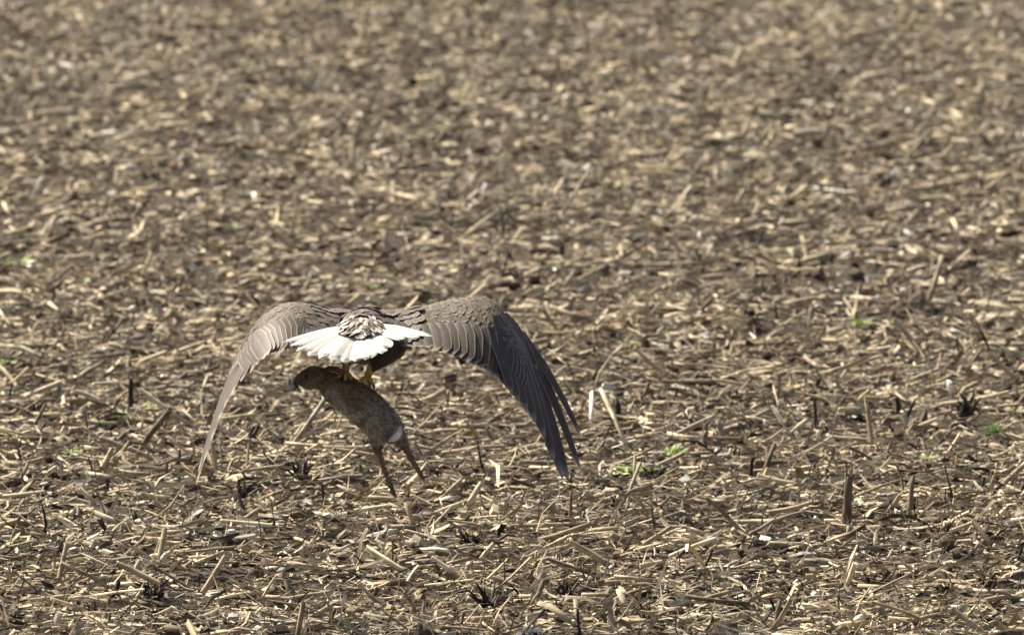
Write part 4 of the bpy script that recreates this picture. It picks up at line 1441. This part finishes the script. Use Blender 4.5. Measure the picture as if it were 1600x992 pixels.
small_blob('tail', hc([(609, 686, -.03, 5), (617, 683, -.035, 6.5), (624, 675, -.03, 5), (625, 668, -.025, 3.5)]), (.80, .76, .68), M_FUR, hare)
for dd in (-.022, .022):
    v_, q_, a_ = sheets(np.array([[list(HL_(501, 580, dd)), list(HL_(512, 578, dd * 1.5)), list(HL_(524, 580, dd * 1.7)), list(HL_(536, 586, dd * 1.8)), list(HL_(546, 592, dd * 1.7))]]),
                        np.array([[.008, .014, .017, .014, .003]]), np.array([[0.3, .8, .5]]) / math.sqrt(.98), np.array([.6]), 4)
    em = raw_mesh('ear', v_, [q_], np.tile((.15, .10, .06), (len(v_), 1)), a_, smooth=[True])
    er = link('ear', em, M_FUR, hare)
    sd_ = er.modifiers.new('thick', 'SOLIDIFY'); sd_.thickness = .004
for dd in (-1, 1):
    eye = blob_mesh('eye', [[(HL_(478.5, 588, dd * .033), .0075), (HL_(479.0, 588, dd * .033), .0075)]], .0018, 1, lambda c: (.012, .008, .006))
    link('eye', eye, M_TALON, hare)
    v_, q_, cp_, a_ = tubes(np.array([[list(HL_(478.5 + 5.2 * math.cos(t), 588 + 4.4 * math.sin(t), dd * .034)) for t in np.linspace(0, 6.28, 13)]]), np.full((1, 13), .0016), 5)
    link('eye_ring', raw_mesh('eye_ring', v_, [q_], np.tile((.40, .33, .24), (len(v_), 1)), a_), M_FUR, hare)

# fur: short blades combed towards the tail
tri = np.array([tuple(p.vertices)[:3] for p in hare_me.polygons])
co = np.array([list(v.co) for v in hare_me.vertices])
no = np.array([list(v.normal) for v in hare_me.vertices])
cc = np.array([hare_me.color_attributes['Col'].data[i].color[:3] for i in range(len(co))])
nb = 34000
idx = RNG.integers(0, len(tri), nb)
wt = RNG.dirichlet((1, 1, 1), nb)
bp_ = (co[tri[idx]] * wt[:, :, None]).sum(1)
bn_ = (no[tri[idx]] * wt[:, :, None]).sum(1)
bc_ = (cc[tri[idx]] * wt[:, :, None]).sum(1)
bn_ /= np.linalg.norm(bn_, axis=1, keepdims=True)
comb = np.array(list((HL_(620, 700, 0) - HL_(500, 590, 0)).normalized()))
dirv = bn_ * .55 + comb * .75 + RNG.normal(0, .22, (nb, 3))
dirv /= np.linalg.norm(dirv, axis=1, keepdims=True)
ln = RNG.uniform(.008, .020, nb)[:, None]
thin = (co[tri[idx]][:, 0, 2] < (HL_(600, 700, 0)).z)[:, None]
ln = np.where(thin, ln * .45, ln)
sdv = np.cross(dirv, RNG.normal(0, 1, (nb, 3)))
sdv /= np.linalg.norm(sdv, axis=1, keepdims=True)
fv = np.stack([bp_ - sdv * .0009 - bn_ * .001, bp_ + sdv * .0009 - bn_ * .001, bp_ + dirv * ln], 1).reshape(-1, 3)
tick = np.where(RNG.random((nb, 1)) < .3, RNG.uniform(1.3, 2.1, (nb, 1)), RNG.uniform(.45, 1.1, (nb, 1)))
clmp = vnoise(bp_[:, 0] * 70 + bp_[:, 1] * 40, bp_[:, 2] * 70, 77)[:, None] * .9 + .55
tick = tick * clmp
fc = np.repeat(np.clip(bc_ * tick, .01, .85), 3, axis=0)
fur = link('fur', raw_mesh('fur', fv, [np.arange(nb * 3).reshape(-1, 3)], fc), M_FUR, hare)
fur['kind'] = 'stuff'

# ------------------------------------------------------------------ say which one: size, pose and a landmark close by
LANDMARKS = [(G(1345, 508), 'the bright green far weed tuft'), (G(990, 738), 'the flat yellow green rosette weed'), (G(1057, 709), 'the mid green leafy weed'),
             (G(35, 416), 'the broad bright green weed tuft'), (G(195, 652), 'the dark pointed stub'), (G(1322, 812), 'the tall shredded brown stub'),
             (G(1137, 697), 'the stub with white roots'), (G(1364, 705), 'the slim tall pale stub'), (G(1552, 694), 'the round mossy plant'), (G(1532, 549), 'the small seedling'),
             (G(1445, 716), 'the seedling among pale chips'), (G(115, 708), 'the faint seedling by the grey stalk'), (G(1325, 852), 'the short thick greyish stub'),
             (G(585, 449), 'the seedling beyond the bird')]


def near(o):
    l = o.matrix_world.translation if o.parent else o.location
    best, bd = None, 1.0
    for p_, nm in LANDMARKS:
        d = math.hypot((l.x - p_.x) / .38, (l.y - p_.y) / 1.6)
        if d < bd: best, bd = nm, d
    return best


for o in list(scene.objects):
    if o.parent: continue
    nm = o.name.split('.')[0]
    lm = near(o)
    if nm in ('stalk_piece', 'split_stalk'):
        xs_ = [v.co.x for v in o.data.vertices]
        Ls = (max(xs_) - min(xs_)) * o.scale.x
        size = 'very long' if Ls > .27 else 'long' if Ls > .18 else 'short' if Ls < .10 else 'medium'
        thick = 'thick' if o.scale.y > 1.15 else 'thin' if o.scale.y < .72 else ''
        d = o.rotation_quaternion @ Vector((1, 0, 0))
        pose = 'standing steeply' if abs(d.z) > .7 else 'leaning up' if abs(d.z) > .3 else 'lying flat'
        tn = next((w for k_, w in (('pale', 'pale cream'), ('tan', 'tan'), ('brown', 'brown'), ('grey', 'grey'), ('black', 'blackened')) if k_ in o['label']))
        kind = 'split maize strip' if nm == 'split_stalk' else 'round maize stalk'
        t_ = ' '.join(w for w in (size, thick, tn, kind, pose) if w)
        o['label'] = t_ + (' by ' + lm if lm else ' on the straw')
        if len(o['label'].split()) > 16: o['label'] = t_ + ' out in the far straw'
    elif nm == 'stalk_stub' and o['group'] != 'single standing stubs':
        H = o.children[0].scale.z
        sz_ = 'tall' if H > .12 else 'low' if H < .075 else 'mid height'
        tl = max(abs(o.rotation_euler[0]), abs(o.rotation_euler[1]))
        ps = 'leaning over' if tl > .25 else 'upright'
        tn = o['group'].replace(' standing stubs', '')
        o['label'] = ' '.join((sz_, tn, 'cut maize stub', ps)) + (' by ' + lm if lm else ' out in the straw')
    elif nm == 'root_clump':
        n_ = len(o.children)
        sz_ = max(c.scale.z for c in o.children)
        o['label'] = ('large ' if sz_ > .10 else 'small ' if sz_ < .075 else '') + ('dense ' if n_ > 25 else '') + 'black clump of spiky roots' + (' by ' + lm if lm else ' out in the straw')
    elif nm == 'husk_leaf':
        t_ = o['group'].replace(' leaf shreds', '')
        sz_ = 'large' if o.scale.x > .12 else 'small' if o.scale.x < .085 else ''
        o['label'] = ' '.join(w for w in (sz_, 'curled', t_, 'papery maize leaf shred') if w) + (' by ' + lm if lm else ' on the straw')
    elif nm == 'pith_chip':
        up = abs(o.rotation_euler[1]) > .9
        sz_ = 'large' if o.scale.x > .022 else 'small'
        o['label'] = sz_ + ' bright white chip of pith ' + ('standing on end' if up else 'lying flat') + (' by ' + lm if lm else ' on the straw')
    elif nm == 'soil_clod':
        o['label'] = ('big ' if o.scale.y > .03 else 'small ') + 'dark brown lump of soil' + (' by ' + lm if lm else ' poking out of the straw')
    if len(str(o.get('label', '')).split()) > 16:
        o['label'] = o['label'].split(' by the ')[0] + ' half sunk in the straw'
